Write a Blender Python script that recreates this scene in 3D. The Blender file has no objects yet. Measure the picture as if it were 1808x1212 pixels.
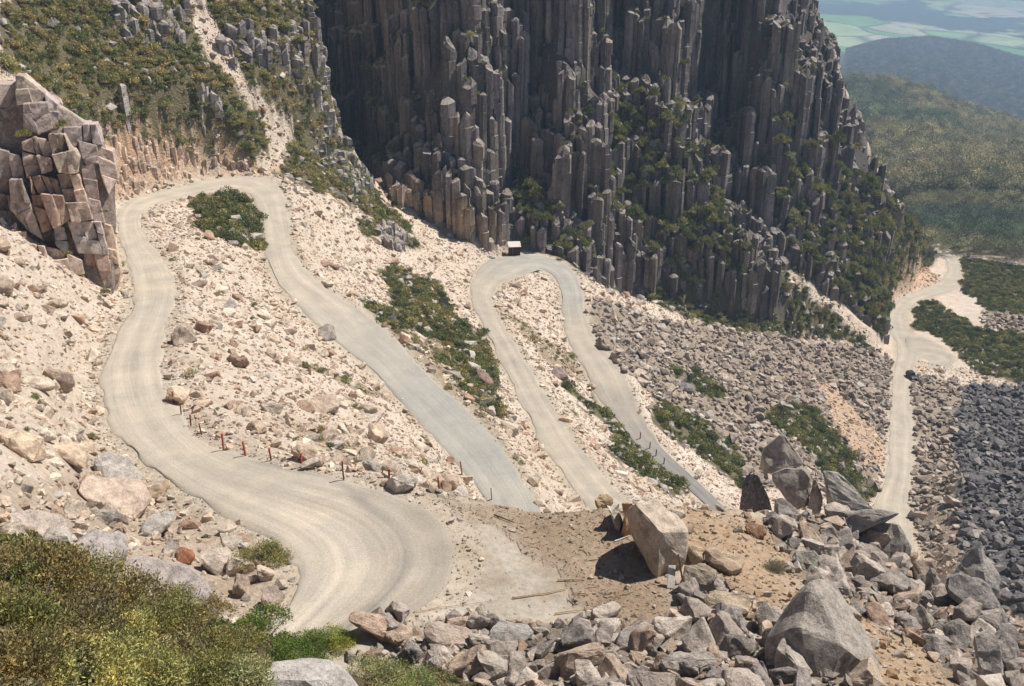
import bpy, bmesh, math, random
import numpy as np
from mathutils import Vector, Matrix, Euler, noise as mnoise

random.seed(7); rng = np.random.default_rng(7)
scene = bpy.context.scene
COL = scene.collection

# ------------------------------------------------------------------ camera, sky, sun, exposure
PITCH = 23.0
FPX = 1758.0                      # focal length in reference pixels (1808 wide)
cam_data = bpy.data.cameras.new('camera'); cam = bpy.data.objects.new('camera', cam_data)
COL.objects.link(cam); scene.camera = cam
cam.location = (0, 0, 0); cam.rotation_euler = (math.radians(90-PITCH), 0, 0)
cam_data.sensor_width = 36; cam_data.lens = 36*FPX/1808
cam_data.clip_start = 0.5; cam_data.clip_end = 90000

SUN_EL = 56.0
SUN_AZ = 62.0                     # clockwise from +Y (view direction)
world = bpy.data.worlds.new('World'); scene.world = world; world.use_nodes = True
wn = world.node_tree.nodes; wl = world.node_tree.links; wn.clear()
sky = wn.new('ShaderNodeTexSky'); sky.sky_type = 'NISHITA'; sky.sun_disc = False
sky.sun_elevation = math.radians(SUN_EL); sky.sun_rotation = math.radians(SUN_AZ)
sky.altitude = 1200
bg = wn.new('ShaderNodeBackground'); bg.inputs['Strength'].default_value = 0.058
wo = wn.new('ShaderNodeOutputWorld'); wl.new(sky.outputs[0], bg.inputs[0]); wl.new(bg.outputs[0], wo.inputs[0])
sd = bpy.data.lights.new('sun', 'SUN'); sd.energy = 4.9; sd.angle = math.radians(0.5); sd.color = (1.0, 0.945, 0.86)
sun = bpy.data.objects.new('sun', sd); COL.objects.link(sun)
sdir = Vector((math.sin(math.radians(SUN_AZ))*math.cos(math.radians(SUN_EL)),
               math.cos(math.radians(SUN_AZ))*math.cos(math.radians(SUN_EL)), math.sin(math.radians(SUN_EL))))
sun.rotation_euler = sdir.to_track_quat('Z', 'Y').to_euler()
vs = scene.view_settings
vs.view_transform = 'Standard'; vs.look = 'None'; vs.gamma = 1; vs.use_curve_mapping = False
vs.exposure = 0.47
HAZE_D = 1.95e-4

# ------------------------------------------------------------------ small numeric helpers
CP, SP = math.cos(math.radians(PITCH)), math.sin(math.radians(PITCH))
def pix2tt(px, py):
    """reference pixel -> (azimuth, tangent of the angle below the horizon)"""
    px = np.asarray(px, float); py = np.asarray(py, float)
    X = px-904; Y = 606-py
    dx = X; dy = FPX*CP+Y*SP; dz = -FPX*SP+Y*CP
    h = np.hypot(dx, dy)
    return np.arctan2(dx, dy), -dz/h
def tt2pix(th, t):
    th = np.asarray(th, float); t = np.asarray(t, float)
    x, y, z = np.sin(th), np.cos(th), -t
    dep = y*CP-z*SP; up = y*SP+z*CP
    dep = np.where(np.abs(dep) < 1e-4, 1e-4, dep)
    return 904+FPX*x/dep, 606-FPX*up/dep
def proj(x, y, z):
    r = np.hypot(x, y)
    return tt2pix(np.arctan2(x, y), -np.asarray(z)/np.maximum(r, 1e-3))
def inpoly(px, py, poly):
    px = np.asarray(px, float); py = np.asarray(py, float)
    res = np.zeros(px.shape, bool); n = len(poly); j = n-1
    for i in range(n):
        xi, yi = poly[i]; xj, yj = poly[j]
        if yi != yj:
            c = ((yi > py) != (yj > py)) & (px < (xj-xi)*(py-yi)/(yj-yi)+xi)
            res ^= c
        j = i
    return res
_T = np.random.default_rng(11).random((256, 256)).astype(np.float64)
def vnoise(x, y):
    xi = np.floor(x).astype(int); yi = np.floor(y).astype(int)
    fx = x-xi; fy = y-yi; fx = fx*fx*(3-2*fx); fy = fy*fy*(3-2*fy)
    a = _T[xi & 255, yi & 255]; b = _T[(xi+1) & 255, yi & 255]; c = _T[xi & 255, (yi+1) & 255]; d = _T[(xi+1) & 255, (yi+1) & 255]
    return (a*(1-fx)+b*fx)*(1-fy)+(c*(1-fx)+d*fx)*fy*1.0
def fbm(x, y, o=4):
    s = 0; a = .5
    for k in range(o):
        s = s+a*(vnoise(x+17.3*k, y-9.1*k)-.5)*2; x = x*2.03; y = y*2.03; a *= .5
    return s

# ------------------------------------------------------------------ the road, measured as pairs of edge points with a height
LEG1 = [((600,1172),(430,1138),-30.3),((665,1130),(470,1092),-30.4),((765,1088),(505,1045),-30.6),((822,1042),(505,1015),-30.8),((835,980),(500,985),-31.0),((790,908),(480,950),-31.2),
        ((690,864),(440,930),-31.6),((520,826),(380,905),-32.3),((400,790),(305,865),-33.4),((332,740),(235,812),-34.8),((296,680),(188,745),-36.2),
        ((285,620),(178,665),-37.4),((300,560),(203,595),-38.6),((309,500),(233,545),-39.8),((285,450),(232,490),-41.0),((257,415),(216,445),-42.0),
        ((248,388),(206,402),-42.8),((262,370),(212,362),-43.4),((300,356),(245,345),-43.9),((350,345),(322,326),-44.4),((405,335),(395,310),-44.8),
        ((440,342),(458,308),-45.1),((456,365),(492,328),-45.4),((465,400),(506,365),-46),((470,450),(513,410),-47),((485,495),(527,460),-48),
        ((520,530),(562,500),-49),((580,590),(626,545),-51),((640,640),(702,605),-53),((690,690),(762,665),-54.5),((740,745),(822,720),-56.3),
        ((790,800),(882,780),-58),((830,845),(918,832),-59),((860,890),(945,880),-60.2),((895,935),(960,925),-61.5)]
LEG3 = [((1042,905),(1130,903),-65.6),((1015,872),(1095,870),-67),((985,825),(1060,833),-68.3),((950,770),(1022,788),-69.6),((915,700),(987,733),-71),
        ((885,640),(946,670),-72),((860,590),(912,612),-72.8),((838,545),(882,562),-73.4),((830,520),(870,527),-73.9),((836,485),(885,503),-74.4),
        ((855,460),(915,492),-74.9),((900,447),(943,480),-75.3),((955,445),(958,477),-75.7),((992,462),(972,483),-76.1),((1017,485),(985,502),-76.7),
        ((1030,520),(992,547),-77.8),((1035,560),(1000,590),-79),((1055,605),(1015,622),-80.2),((1085,640),(1040,668),-81.4),((1110,680),(1063,708),-83),
        ((1130,735),(1090,745),-85),((1170,785),(1120,790),-87),((1225,835),(1170,832),-89.5),((1283,893),(1235,888),-92),((1320,930),(1275,930),-94)]
LEG5 = [((1560,1075),(1640,1075),-109.5),((1552,985),(1622,985),-112.5),((1545,930),(1612,930),-114.5),((1545,885),(1605,880),-116),((1564,840),(1611,840),-117.2),((1568,790),(1613,790),-118.2),((1570,730),(1610,730),-119.8),
        ((1574,680),(1607,690),-121),((1578,650),(1614,655),-121.8),((1583,612),(1625,617),-122.6),((1568,580),(1604,582),-123.6),
        ((1570,552),(1598,557),-124.5),((1588,525),(1624,536),-125.4),((1622,512),(1650,524),-126.2),((1655,498),(1684,512),-127),((1672,482),(1699,486),-127.8),
        ((1671,462),(1694,460),-128.6),((1655,448),(1676,442),-129.2),((1636,432),(1656,428),-130)]
def edge_xy(p, z):
    th, t = pix2tt(*p); r = -z/t
    return np.array([r*math.sin(th), r*math.cos(th)])
def catmull(P, n):
    P = np.array(P); out = []
    for i in range(len(P)-1):
        p0 = P[max(i-1, 0)]; p1 = P[i]; p2 = P[i+1]; p3 = P[min(i+2, len(P)-1)]
        for k in range(n):
            u = k/n
            out.append(.5*((2*p1)+(-p0+p2)*u+(2*p0-5*p1+4*p2-p3)*u*u+(-p0+3*p1-3*p2+p3)*u**3))
    out.append(P[-1]); return np.array(out)
def leg_samples(L, n=8):
    A = catmull([[*edge_xy(a, z), *edge_xy(b, z), z] for a, b, z in L], n)
    C = (A[:, :2]+A[:, 2:4])/2
    seg = np.linalg.norm(np.diff(C, axis=0), axis=1); cs = np.r_[0, np.cumsum(seg)]
    q = np.linspace(0, cs[-1], max(12, int(cs[-1]/2.0))); C = np.c_[np.interp(q, cs, C[:, 0]), np.interp(q, cs, C[:, 1])]; zc = np.interp(q, cs, A[:, 4])
    for _ in range(3): C[1:-1] = (C[:-2]+2*C[1:-1]+C[2:])/4; zc[1:-1] = (zc[:-2]+2*zc[1:-1]+zc[2:])/4
    def pd(c, Pl):                            # distance from a point to a polyline
        a = Pl[:-1]; d = np.diff(Pl, axis=0); u = np.clip(((c-a)*d).sum(1)/np.maximum((d*d).sum(1), 1e-9), 0, 1)
        return np.linalg.norm(a+d*u[:, None]-c, axis=1).min()
    wa = np.array([pd(c, A[:, :2]) for c in C]); wb = np.array([pd(c, A[:, 2:4]) for c in C])
    for _ in range(2): wa[1:-1] = (wa[:-2]+2*wa[1:-1]+wa[2:])/4; wb[1:-1] = (wb[:-2]+2*wb[1:-1]+wb[2:])/4
    T = np.gradient(C, axis=0); T /= np.linalg.norm(T, axis=1)[:, None]; Nn = np.c_[-T[:, 1], T[:, 0]]
    sg = np.sign(((A[len(A)//2, :2]-(A[len(A)//2, :2]+A[len(A)//2, 2:4])/2)*Nn[np.argmin(np.linalg.norm(C-(A[len(A)//2, :2]+A[len(A)//2, 2:4])/2, axis=1))]).sum())
    return np.c_[C+Nn*(sg*wa)[:, None], C-Nn*(sg*wb)[:, None], zc]     # ax ay bx by z
legs = [leg_samples(LEG1), leg_samples(LEG3), leg_samples(LEG5)]
def join_hairpin(a, b, push, n=14):
    """a hidden hairpin bend between two legs, bulging towards the camera"""
    pa = (a[:2]+a[2:4])/2; pb = (b[:2]+b[2:4])/2
    return pa, pb
# hidden bends (behind the near rim): simple half circles
def bend(S0, S1, flip):
    """S0 last sample of the upper leg, S1 first sample of the lower leg"""
    a0, b0, z0 = S0[:2], S0[2:4], S0[4]; a1, b1, z1 = S1[:2], S1[2:4], S1[4]
    c0 = (a0+b0)/2; c1 = (a1+b1)/2; w = (np.linalg.norm(a0-b0)+np.linalg.norm(a1-b1))/4
    m = (c0+c1)/2; ex = (c0-c1)/2; ey = np.array([0.0, -1.0])*max(6, np.linalg.norm(ex))
    out = []
    for k in range(1, 14):
        a = math.pi*k/14
        c = m+ex*math.cos(a)+ey*math.sin(a); d = ex*math.cos(a)+ey*math.sin(a); d = d/np.linalg.norm(d)
        o = c+d*w; i = c-d*w; z = z0+(z1-z0)*k/14
        # upper leg travels towards the camera; its a-side is on the left
        out.append([*(i if flip else o), *(o if flip else i), z])
    return np.array(out)
h1 = bend(legs[0][-1], legs[1][0], True)
h2 = bend(legs[1][-1], legs[2][0], False)
ROADS = [('road', legs[0]), ('road', legs[1]), ('road', legs[2])]

# ------------------------------------------------------------------ depth regions (measured points on the real slopes)
RIM = [(-900,560),(100,640),(190,690),(296,680),(332,742),(400,792),(520,828),(645,862),(700,863),(780,872),(870,888),(960,903),(1060,897),(1200,889),(1310,902),(1450,910),(1530,915),(1585,970),(1620,1000),(1700,1030),(1808,1110),(2600,1500)]
POLY_N = RIM+[(2600,3000),(-900,3000)]
POLY_C = [(552,-3000),(552,10),(577,120),(602,222),(645,292),(685,355),(800,420),(900,437),(1000,470),(1100,522),(1250,562),(1400,592),(1560,603),(1570,560),(1600,500),(1640,448),(1638,420),(1600,372),(1548,292),(1520,212),(1490,150),(1476,90),(1452,60),(1430,10),(1425,-3000)]
POLY_R = [(1425,-3000),(1430,10),(1452,60),(1476,90),(1482,140)]   # right of silhouette
CREST = [(1400,118),(1482,138),(1560,150),(1640,170),(1720,200),(1808,226),(2600,420)]
CREST2 = [(1400,120),(1482,96),(1560,78),(1640,71),(1720,86),(1808,112),(2600,330)]
FBASE = [(1638,432),(1700,446),(1808,462),(2600,560)]
POLY_F = CREST[1:]+FBASE[::-1]+[(1600,372),(1548,292),(1520,212),(1490,150)]
POLY_D = CREST2+CREST[::-1]
ctrl = {'N': [], 'A': [], 'C': [], 'F': [], 'D': []}
def P(reg, *pts):
    for (x, y, r) in pts: ctrl[reg].append((x, y, r))
def Z(reg, *pts):
    for (x, y, z) in pts:
        t = pix2tt(x, y)[1]; ctrl[reg].append((x, y, float(-z/t)))
def addroad(reg, L, lo, hi, off=0):
    for a, b, z in L[lo:hi]:
        Z(reg, (*a, z), (*b, z))
addroad('N', LEG1, 1, 17); addroad('A', LEG1, 5, 40); addroad('A', LEG3, 0, 40); addroad('A', LEG5, 0, 40)
addroad('C', LEG3, 10, 15)
# near pad, flat
Z('N', (760,880,-31.6),(870,890,-31.7),(1000,900,-31.9),(1080,905,-32.0),(760,1000,-31.0),(900,1000,-31.3),(1040,960,-31.7),(1130,1020,-31.8),(900,1080,-30.9),(1100,1090,-31.3),(700,1100,-30.7),(1200,1100,-31.6),(560,1100,-30.5))
Z('N', (1200,895,-32.6),(1310,905,-33.5),(1400,912,-35),(1500,918,-37),(1300,980,-32.5),(1400,1000,-33.5),(1500,980,-36),(1580,990,-38.5),(1640,1040,-38),(1750,1080,-38),(1808,1120,-37.5),(1700,1120,-34.5),(1500,1120,-30.5),(1350,1100,-30.8),(1600,1190,-29.5),(1808,1212,-30),(2100,1300,-29))
P('N', (1300,1212,32.5),(1000,1212,32.5),(750,1212,31),(640,1160,35),(900,1140,37.3),(1150,1140,37.8),(1300,1150,37),(1450,1212,33),(900,1400,20),(1500,1500,20),(1300,2000,8),(500,2000,6),(900,2500,4))
P('N', (50,1205,16.5),(50,1100,19),(60,1000,23),(200,1205,17.5),(200,1100,21),(330,1120,24),(330,1205,19),(450,1200,22),(450,1130,27),(560,1180,27),(-300,1100,16),(-300,900,25),(200,1600,9))
P('N', (60,930,42),(180,980,42),(300,1050,40),(400,1070,41),(480,1075,42),(330,950,50),(430,1010,47),(200,900,53),(80,860,50),(100,780,60),(150,700,74),(60,700,68),(-200,800,48),(100,640,82),(-300,620,60),(450,960,51.5),(300,880,60),(230,840,66))
# middle slopes
P('A', (100,640,82),(150,700,74),(-300,620,60),(30,600,84),(150,520,112),(40,500,100),(30,420,112),(100,430,122),(190,470,122),(-300,400,90),(200,300,168),(100,300,150),(30,300,138),(30,180,158),(-300,150,130))
P('A', (300,290,179),(400,280,190),(470,285,199),(200,240,177),(300,200,189),(300,100,199),(300,10,210),(100,150,176),(100,10,192),(-300,0,160),(400,150,202),(480,200,209),(530,100,222),(545,10,230),(600,225,228),(560,280,218),(660,345,228),(620,330,218),(300,-200,228),(545,-200,250))
P('A', (640,440,190),(700,500,184),(760,500,196),(780,440,222),(720,390,226),(860,430,228))
P('A', (1050,500,232),(1150,540,245),(1250,562,262),(1400,592,279),(1540,603,300),(1150,600,222),(1300,650,233),(1450,700,243),(1400,800,192),(1540,800,222),(1300,800,180),(1500,860,195),(1320,880,158),(1450,900,158),(1640,800,240),(1700,750,258),(1700,850,209),(1790,700,286),(1790,850,220),(1700,960,180),(1790,960,178),(1700,1020,160),(1808,1090,140),(2300,900,190),(2300,600,330))
Z('A', (1640,610,-122.6),(1685,630,-122.5),(1700,650,-122.3),(1660,662,-122.3))
P('A', (1730,620,318),(1808,640,312),(1750,560,352),(1808,560,362),(1700,500,395),(1760,470,430),(1808,470,438),(1640,420,445))
# cliff
P('C', (685,356,232),(740,395,231),(800,421,229),(860,432,228),(900,437,229),(1000,470,238),(1100,522,249),(1250,562,263),(1400,592,280),(1560,603,300))
P('C', (640,250,286),(600,100,296),(560,10,306),(650,10,300),(690,240,262),(670,300,250),(760,330,239),(720,150,262),(740,20,268),(820,300,239),(830,150,246),(850,20,253),(780,220,247),
     (920,300,262),(935,170,275),(940,30,284),(1000,300,246),(985,120,252),(1010,10,262),(1060,400,248),(1040,200,254),(960,400,238),
     (1075,120,292),(1100,250,280),(1080,20,306),(1130,380,268),(1110,460,256),(1180,450,262),
     (1180,60,286),(1140,150,286),(1205,200,281),(1240,290,277),(1290,380,275),(1330,470,274),(1370,560,278),(1250,480,266),(1190,20,292),
     (1275,60,336),(1288,200,332),(1300,320,312),(1258,150,330),(1330,370,298),
     (1340,60,306),(1335,180,302),(1345,300,297),(1380,420,293),(1400,150,312),(1430,300,312),(1450,80,338),(1430,20,338),(1490,180,345),(1500,300,336),(1545,300,352),(1600,380,372),(1560,420,338),(1500,450,318),(1450,520,296),(1540,520,318),(1620,440,385),(1600,480,360))
for (x, y, r) in list(ctrl['C']):
    if y <= 20: ctrl['C'].append((x, -150, r+10)); ctrl['C'].append((x, -320, r+22))
P('A', (1560,560,318),(1600,505,352))
# forest slope, blue hill
P('F', (1640,440,452),(1700,450,452),(1808,468,442),(1600,380,560),(1700,380,560),(1808,380,560),(1560,300,760),(1650,300,740),(1808,310,720),(1540,220,980),(1640,240,930),(1808,270,900),(1482,145,1350),(1560,158,1350),(1640,180,1350),(1720,210,1350),(1808,236,1330),(2500,450,900),(2400,420,1300))
P('D', (1400,118,2500),(1482,136,2500),(1640,165,2500),(1808,215,2500),(2500,400,2400),(1600,120,3100),(1808,160,3100),(1482,98,4000),(1640,73,4300),(1808,114,4000),(2500,330,3900),(1450,105,3900))
RB = {}
for k, L in ctrl.items():
    A = np.array(L); th, t = pix2tt(A[:, 0], A[:, 1]); v = np.log(A[:, 2])
    key = np.round(np.c_[th, t], 4); _, ix = np.unique(key, axis=0, return_index=True)
    th, t, v = th[ix], t[ix], v[ix]
    D = np.hypot(th[:, None]-th[None], t[:, None]-t[None])+np.eye(len(th))*0.0
    n = len(th); M = np.zeros((n+1, n+1)); M[:n, :n] = -D-np.eye(n)*1e-4*(-1); M[n, :n] = 1; M[:n, n] = 1
    w = np.linalg.solve(M, np.r_[v, 0]); RB[k] = (th, t, w)
def rbf(k, th, t):
    c, ct, w = RB[k]; out = np.full(th.shape, w[-1])
    for i in range(len(c)):
        out = out-w[i]*np.hypot(th-c[i], t-ct[i])
    return out

# ------------------------------------------------------------------ terrain height field on a polar grid round the viewpoint
NT = 720; TH = np.linspace(math.radians(-45), math.radians(45), NT)
rk = [5.0]
while rk[-1] < 480: rk.append(rk[-1]*(1.0085 if rk[-1] > 28 else 1.02))
NEARN = len(rk)
while rk[-1] < 60000: rk.append(rk[-1]*1.022)
RK = np.array(rk); NR = len(RK)
tj = np.concatenate([np.linspace(2.6, 1.1, 60), np.linspace(1.095, -0.06, 950)])
TT, TJ = np.meshgrid(TH, tj, indexing='ij')
PX, PY = tt2pix(TT, TJ)
reg = np.full(TT.shape, 'A', dtype='<U1')
reg[inpoly(PX, PY, POLY_F)] = 'F'; reg[inpoly(PX, PY, POLY_D)] = 'D'; reg[inpoly(PX, PY, POLY_C)] = 'C'; reg[inpoly(PX, PY, POLY_N)] = 'N'
PFX = [(1425,-9000),(1430,10),(1452,60),(1476,90),(1482,98)]+CREST2[1:]+[(2600,-9000)]
reg[inpoly(PX, PY, PFX)] = 'V'
reg[(TJ < 0.03) & (PX >= 1425) & (reg != 'V')] = 'V'
LR = np.zeros(TT.shape)
for k in 'NACFD':
    m = reg == k
    if m.any(): LR[m] = rbf(k, TT[m], TJ[m])
m = reg == 'V'; LR[m] = np.log(600/np.clip(TJ[m], 0.012, 1))
LR = np.clip(LR, math.log(3), math.log(59000))
H = np.zeros((NT, NR)); lrk = np.log(RK)
for i in range(NT):
    lr = np.maximum.accumulate(LR[i]); r = np.exp(lr); z = -r*tj
    rr = [r[0]]; zz = [z[0]]
    for j in range(1, len(r)):
        gap = r[j]-rr[-1]
        if gap < 1e-3*r[j]:                      # vertical step: keep the higher one
            zz[-1] = max(zz[-1], z[j]); continue
        if gap > 0.07*r[j] and reg[i, j] != 'V' and gap > 5:
            r0, z0 = rr[-1], zz[-1]; g = gap
            dip = min(0.30*g, 260)
            if g > 30 and reg[i, j-1] == 'C': rr.append(r0+7); zz.append(z0-1.2)
            for f, q in ((.12, .7), (.35, 1.0), (.65, .75)):
                rr.append(r0+f*g); zz.append(z0+(z[j]-z0)*f-dip*q)
        rr.append(r[j]); zz.append(z[j])
    rr = np.array(rr); zz = np.array(zz)
    if reg[i, -1] != 'V': rr = np.r_[rr, rr[-1]+70, rr[-1]+1400]; zz = np.r_[zz, zz[-1], -560]
    H[i] = np.interp(RK, rr, zz)
def smooth(Hm, n):
    for _ in range(n):
        Q = Hm.copy(); Q[1:-1] = (Hm[:-2]+2*Hm[1:-1]+Hm[2:])/4; Hm = Q
    return Hm
far = RK > 420
H[:, far] = smooth(H[:, far], 2)
X = RK[None]*np.sin(TH)[:, None]; Y = RK[None]*np.cos(TH)[:, None]
# far valley relief
vm = RK[None] > 4600
H += np.where(vm, 34*fbm(X/1500, Y/1500, 4)+26*fbm(X/620+5, Y/900, 3), 0)*np.clip((RK[None]-4600)/1500, 0, 1)
hm = (RK[None] > 500) & (RK[None] < 5200)
H += np.where(hm, 1, 0)*fbm(X/210, Y/210, 4)*np.clip((RK[None]-480)/500, 0, 1)*11
# ------------------------------------------------------------------ ground classes, as outlines of the patches of real ground cover
VEG = [('dense', [(345,350),(400,338),(438,350),(460,382),(466,440),(440,445),(380,420),(350,400)]),
       ('slope', [(0,0),(335,0),(345,60),(405,150),(462,215),(478,275),(440,290),(350,272),(230,250),(180,225),(150,222),(100,170),(0,120)]),
       ('slope', [(350,0),(552,0),(577,120),(602,222),(645,292),(685,357),(725,395),(690,400),(640,372),(560,335),(500,300),(520,225),(450,150),(380,75)]),
       ('dense', [(625,395),(660,370),(720,400),(735,440),(690,425),(650,425)]),
       ('dense', [(672,480),(700,470),(760,490),(800,540),(850,590),(868,640),(880,690),(897,745),(862,735),(800,690),(742,630),(690,600),(640,555),(640,525),(700,540)]),
       ('patch', [(870,530),(905,540),(960,590),(1005,620),(1040,665),(1030,680),(960,620),(900,570)]),
       ('dense', [(1000,680),(1060,720),(1100,745),(1135,775),(1150,820),(1215,862),(1215,880),(1130,845),(1080,800),(1050,745),(1005,705)]),
       ('dense', [(1145,715),(1200,720),(1290,780),(1335,840),(1320,870),(1270,835),(1200,780),(1150,745)]),
       ('dense', [(1180,645),(1235,655),(1278,700),(1240,705),(1185,668)]),
       ('dense', [(1345,720),(1400,712),(1475,750),(1500,800),(1545,870),(1540,890),(1490,870),(1420,800),(1370,770)]),
       ('dense', [(1120,512),(1200,520),(1290,545),(1370,560),(1400,575),(1400,595),(1300,583),(1200,562)]),
       ('dense', [(1370,470),(1430,480),(1490,540),(1550,590),(1555,618),(1480,605),(1400,585),(1390,520)]),
       ('dense', [(1605,540),(1650,530),(1690,560),(1740,580),(1808,590),(1900,600),(1900,690),(1808,675),(1730,662),(1703,638),(1672,603),(1615,580)]),
       ('dense', [(1700,455),(1808,470),(1900,480),(1900,570),(1808,556),(1740,545),(1700,515)]),
       ('patch', [(515,640),(560,645),(640,680),(690,700),(660,715),(600,690)]),
       ('patch', [(515,745),(560,750),(620,780),(655,815),(630,822),(560,785)]),
       ('patch', [(700,560),(760,600),(800,660),(860,730),(905,790),(880,800),(800,720),(700,620)])]
CLV = [[(1090,150),(1120,200),(1200,330),(1290,450),(1330,540),(1180,500),(1090,420),(1060,320),(1080,240)],
       [(1330,150),(1390,260),(1470,330),(1530,330),(1640,430),(1600,480),(1565,590),(1480,560),(1400,470),(1340,330)],
       [(1030,180),(1060,300),(1050,330),(1000,180)],[(905,330),(1010,420),(1050,470),(980,460),(910,430)],[(1190,180),(1260,330),(1300,450),(1250,420),(1180,280)],
       [(645,250),(720,260),(700,330),(650,300)]]
PINK = [(1040,520),(1150,560),(1250,575),(1400,600),(1560,612),(1578,640),(1568,720),(1560,800),(1545,880),(1420,880),(1300,850),(1180,740),(1110,660),(1040,590)]
DARKS = [(1655,700),(1700,672),(1808,680),(2500,740),(2500,1800),(1808,1110),(1700,1030),(1665,960),(1665,850),(1660,760)]
PINK2 = [(1605,660),(1690,668),(1700,700),(1680,760),(1690,860),(1700,1000),(1640,1000),(1600,880),(1610,760)]
PALE3 = [(1740,545),(1900,560),(1900,610),(1790,590),(1730,570)]
SCAR = [(1600,470),(1640,475),(1670,500),(1600,530),(1570,560),(1575,520)]
ORANGE_CUT = [(180,225),(350,272),(440,285),(500,300),(455,308),(400,311),(322,326),(245,346),(207,360),(195,300)]
GULLY = [(335,15),(370,15),(420,110),(470,190),(510,215),(505,270),(480,260),(440,180),(380,110),(345,60)]
TRACK2 = [(1370,470),(1400,480),(1480,530),(1560,595),(1590,640),(1560,625),(1470,550),(1400,500)]
STREAK = [(1440,670),(1480,690),(1560,780),(1568,830),(1530,820),(1470,740)]
PAD = [(640,862),(870,888),(1060,900),(1100,930),(1180,1010),(1220,1080),(1060,1105),(850,1095),(640,1100),(560,1090),(500,1020),(727,975)]
DIRT = [(760,872),(870,888),(1060,900),(1110,930),(1190,1010),(1240,1090),(1100,1100),(1000,1060),(950,980),(850,920)]
OSLOPE = [(1180,890),(1310,905),(1390,960),(1400,1040),(1560,1090),(1700,1200),(1740,1260),(1560,1260),(1450,1120),(1330,1080),(1240,1010),(1200,960)]
HEAP = [(640,1100),(850,1098),(1060,1108),(1220,1085),(1240,1000),(1330,1080),(1480,1120),(1560,1260),(500,1260),(600,1150)]
HEAP2 = [(1340,905),(1530,915),(1600,985),(1700,1030),(1808,1110),(2300,1400),(1740,1260),(1640,1130),(1480,1080),(1400,1000)]
HEAPL = [(-300,850),(60,850),(170,800),(250,830),(340,890),(440,940),(500,1010),(510,1080),(450,1100),(330,1060),(180,990),(20,950),(-300,930)]
FGVEG = [(-600,930),(20,955),(120,965),(200,1010),(300,1060),(400,1085),(500,1062),(610,1110),(700,1160),(860,1212),(900,1500),(-600,1800)]
def classify():
    global VX, VY, VXn, VYn, JX, JY, cum, vis, RR, cls
    VX, VY = proj(X, Y, H)
    fq = np.where(RK[None] < 75, 2.2, 5.0)
    VXn = VX+fbm(X/fq, Y/fq, 4)*18*np.clip(150/RK[None], .3, 3); VYn = VY+fbm(X/fq+40, Y/fq, 4)*12*np.clip(150/RK[None], .3, 3)
    JX = fbm(X/9+3, Y/9, 4)*30*np.clip(150/RK[None], .3, 2); JY = fbm(X/9, Y/9+31, 4)*24*np.clip(150/RK[None], .3, 2)
    cum = np.maximum.accumulate(H/RK[None], axis=1)
    vis = (H/RK[None]) >= np.c_[np.full((NT, 1), -9.), cum[:, :-1]]-0.02
    RR = np.broadcast_to(RK[None], H.shape)
    cls = np.full(H.shape, 'pale', dtype='<U8')
    def setc_(name, poly, rlo=0, rhi=1e9):
        if name in ('veg', 'patch', 'cveg'): m = inpoly(VXn+JX, VYn+JY, poly) & (RR > rlo) & (RR < rhi)
        else: m = inpoly(VXn, VYn, poly) & (RR > rlo) & (RR < rhi)
        cls[m] = name
    setc_('pink', PINK, 140, 420); setc_('cveg', [(1560,375),(1612,362),(1680,420),(1640,470),(1600,490),(1570,560),(1540,560),(1530,440)], 230, 440); cls[inpoly(VXn+JX*1.3, VYn+JY*1.3, DARKS) & (RR > 100) & (RR < 500)] = 'dark'; setc_('pink', PALE3, 250, 500); setc_('pink', PINK2, 150, 420)
    setc_('cliff', POLY_C, 224, 470)
    cls[(RR > 470) & (VX < 1480)] = 'cliff'
    for kind, p in VEG: setc_('veg' if kind != 'patch' else 'patch', p, 60, 480)
    for p in CLV: setc_('cveg', p, 230, 420)
    setc_('orange', ORANGE_CUT, 150, 230); setc_('pale', GULLY, 170, 260); setc_('pale', TRACK2, 250, 420); setc_('scar', SCAR, 280, 470); setc_('streak', STREAK, 170, 300)
    setc_('grav', PAD, 30, 64); cls[inpoly(VX+fbm(X/3, Y/3, 5)*70, VY+fbm(X/3+9, Y/3, 5)*30, DIRT) & (RR > 36) & (RR < 64)] = 'dirt'; setc_('oslope', OSLOPE, 15, 75); setc_('heap', HEAP, 15, 60); setc_('heap', HEAP2, 20, 110); setc_('heapl', HEAPL, 30, 75); setc_('fgveg', FGVEG, 0, 36)
    cls[(RR > 440) & (VX > 1440) & (VY > 70)] = 'forest'
    cls[(RR > 480) & (cls != 'cliff')] = 'forest'
    cls[(RR > 2000)] = 'hill'; cls[(RR > 4700)] = 'farm'
classify()
pro = np.zeros(H.shape)      # forest also covers anything that is far
# surface relief by class
amp = {'pale': .55, 'pink': 1.5, 'dark': 1.6, 'cliff': 1.2, 'veg': .9, 'patch': .7, 'cveg': 1.2, 'orange': .9, 'scar': .7, 'streak': .8, 'grav': .05, 'dirt': .13, 'oslope': .35, 'heap': .5, 'heapl': .5, 'fgveg': .4, 'forest': 2.5, 'hill': 0, 'farm': 0}
AM = np.zeros(H.shape)
for k, v in amp.items(): AM[cls == k] = v
AM = smooth(AM, 3)
wl_ = np.clip(RK[None]/22, 2.2, 9)
wl_ = np.where(RK[None] > 420, 30, np.where(RK[None] > 75, 6.5, 3.0))
near = RK[None] < 430
H += AM*np.where(near, fbm(X/7.5, Y/7.5, 5), fbm(X/30, Y/30, 4))
cliffm = smooth(np.isin(cls, ['cliff', 'cveg']).astype(float), 2)*(RR < 470)
H -= 2.2*cliffm
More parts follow.
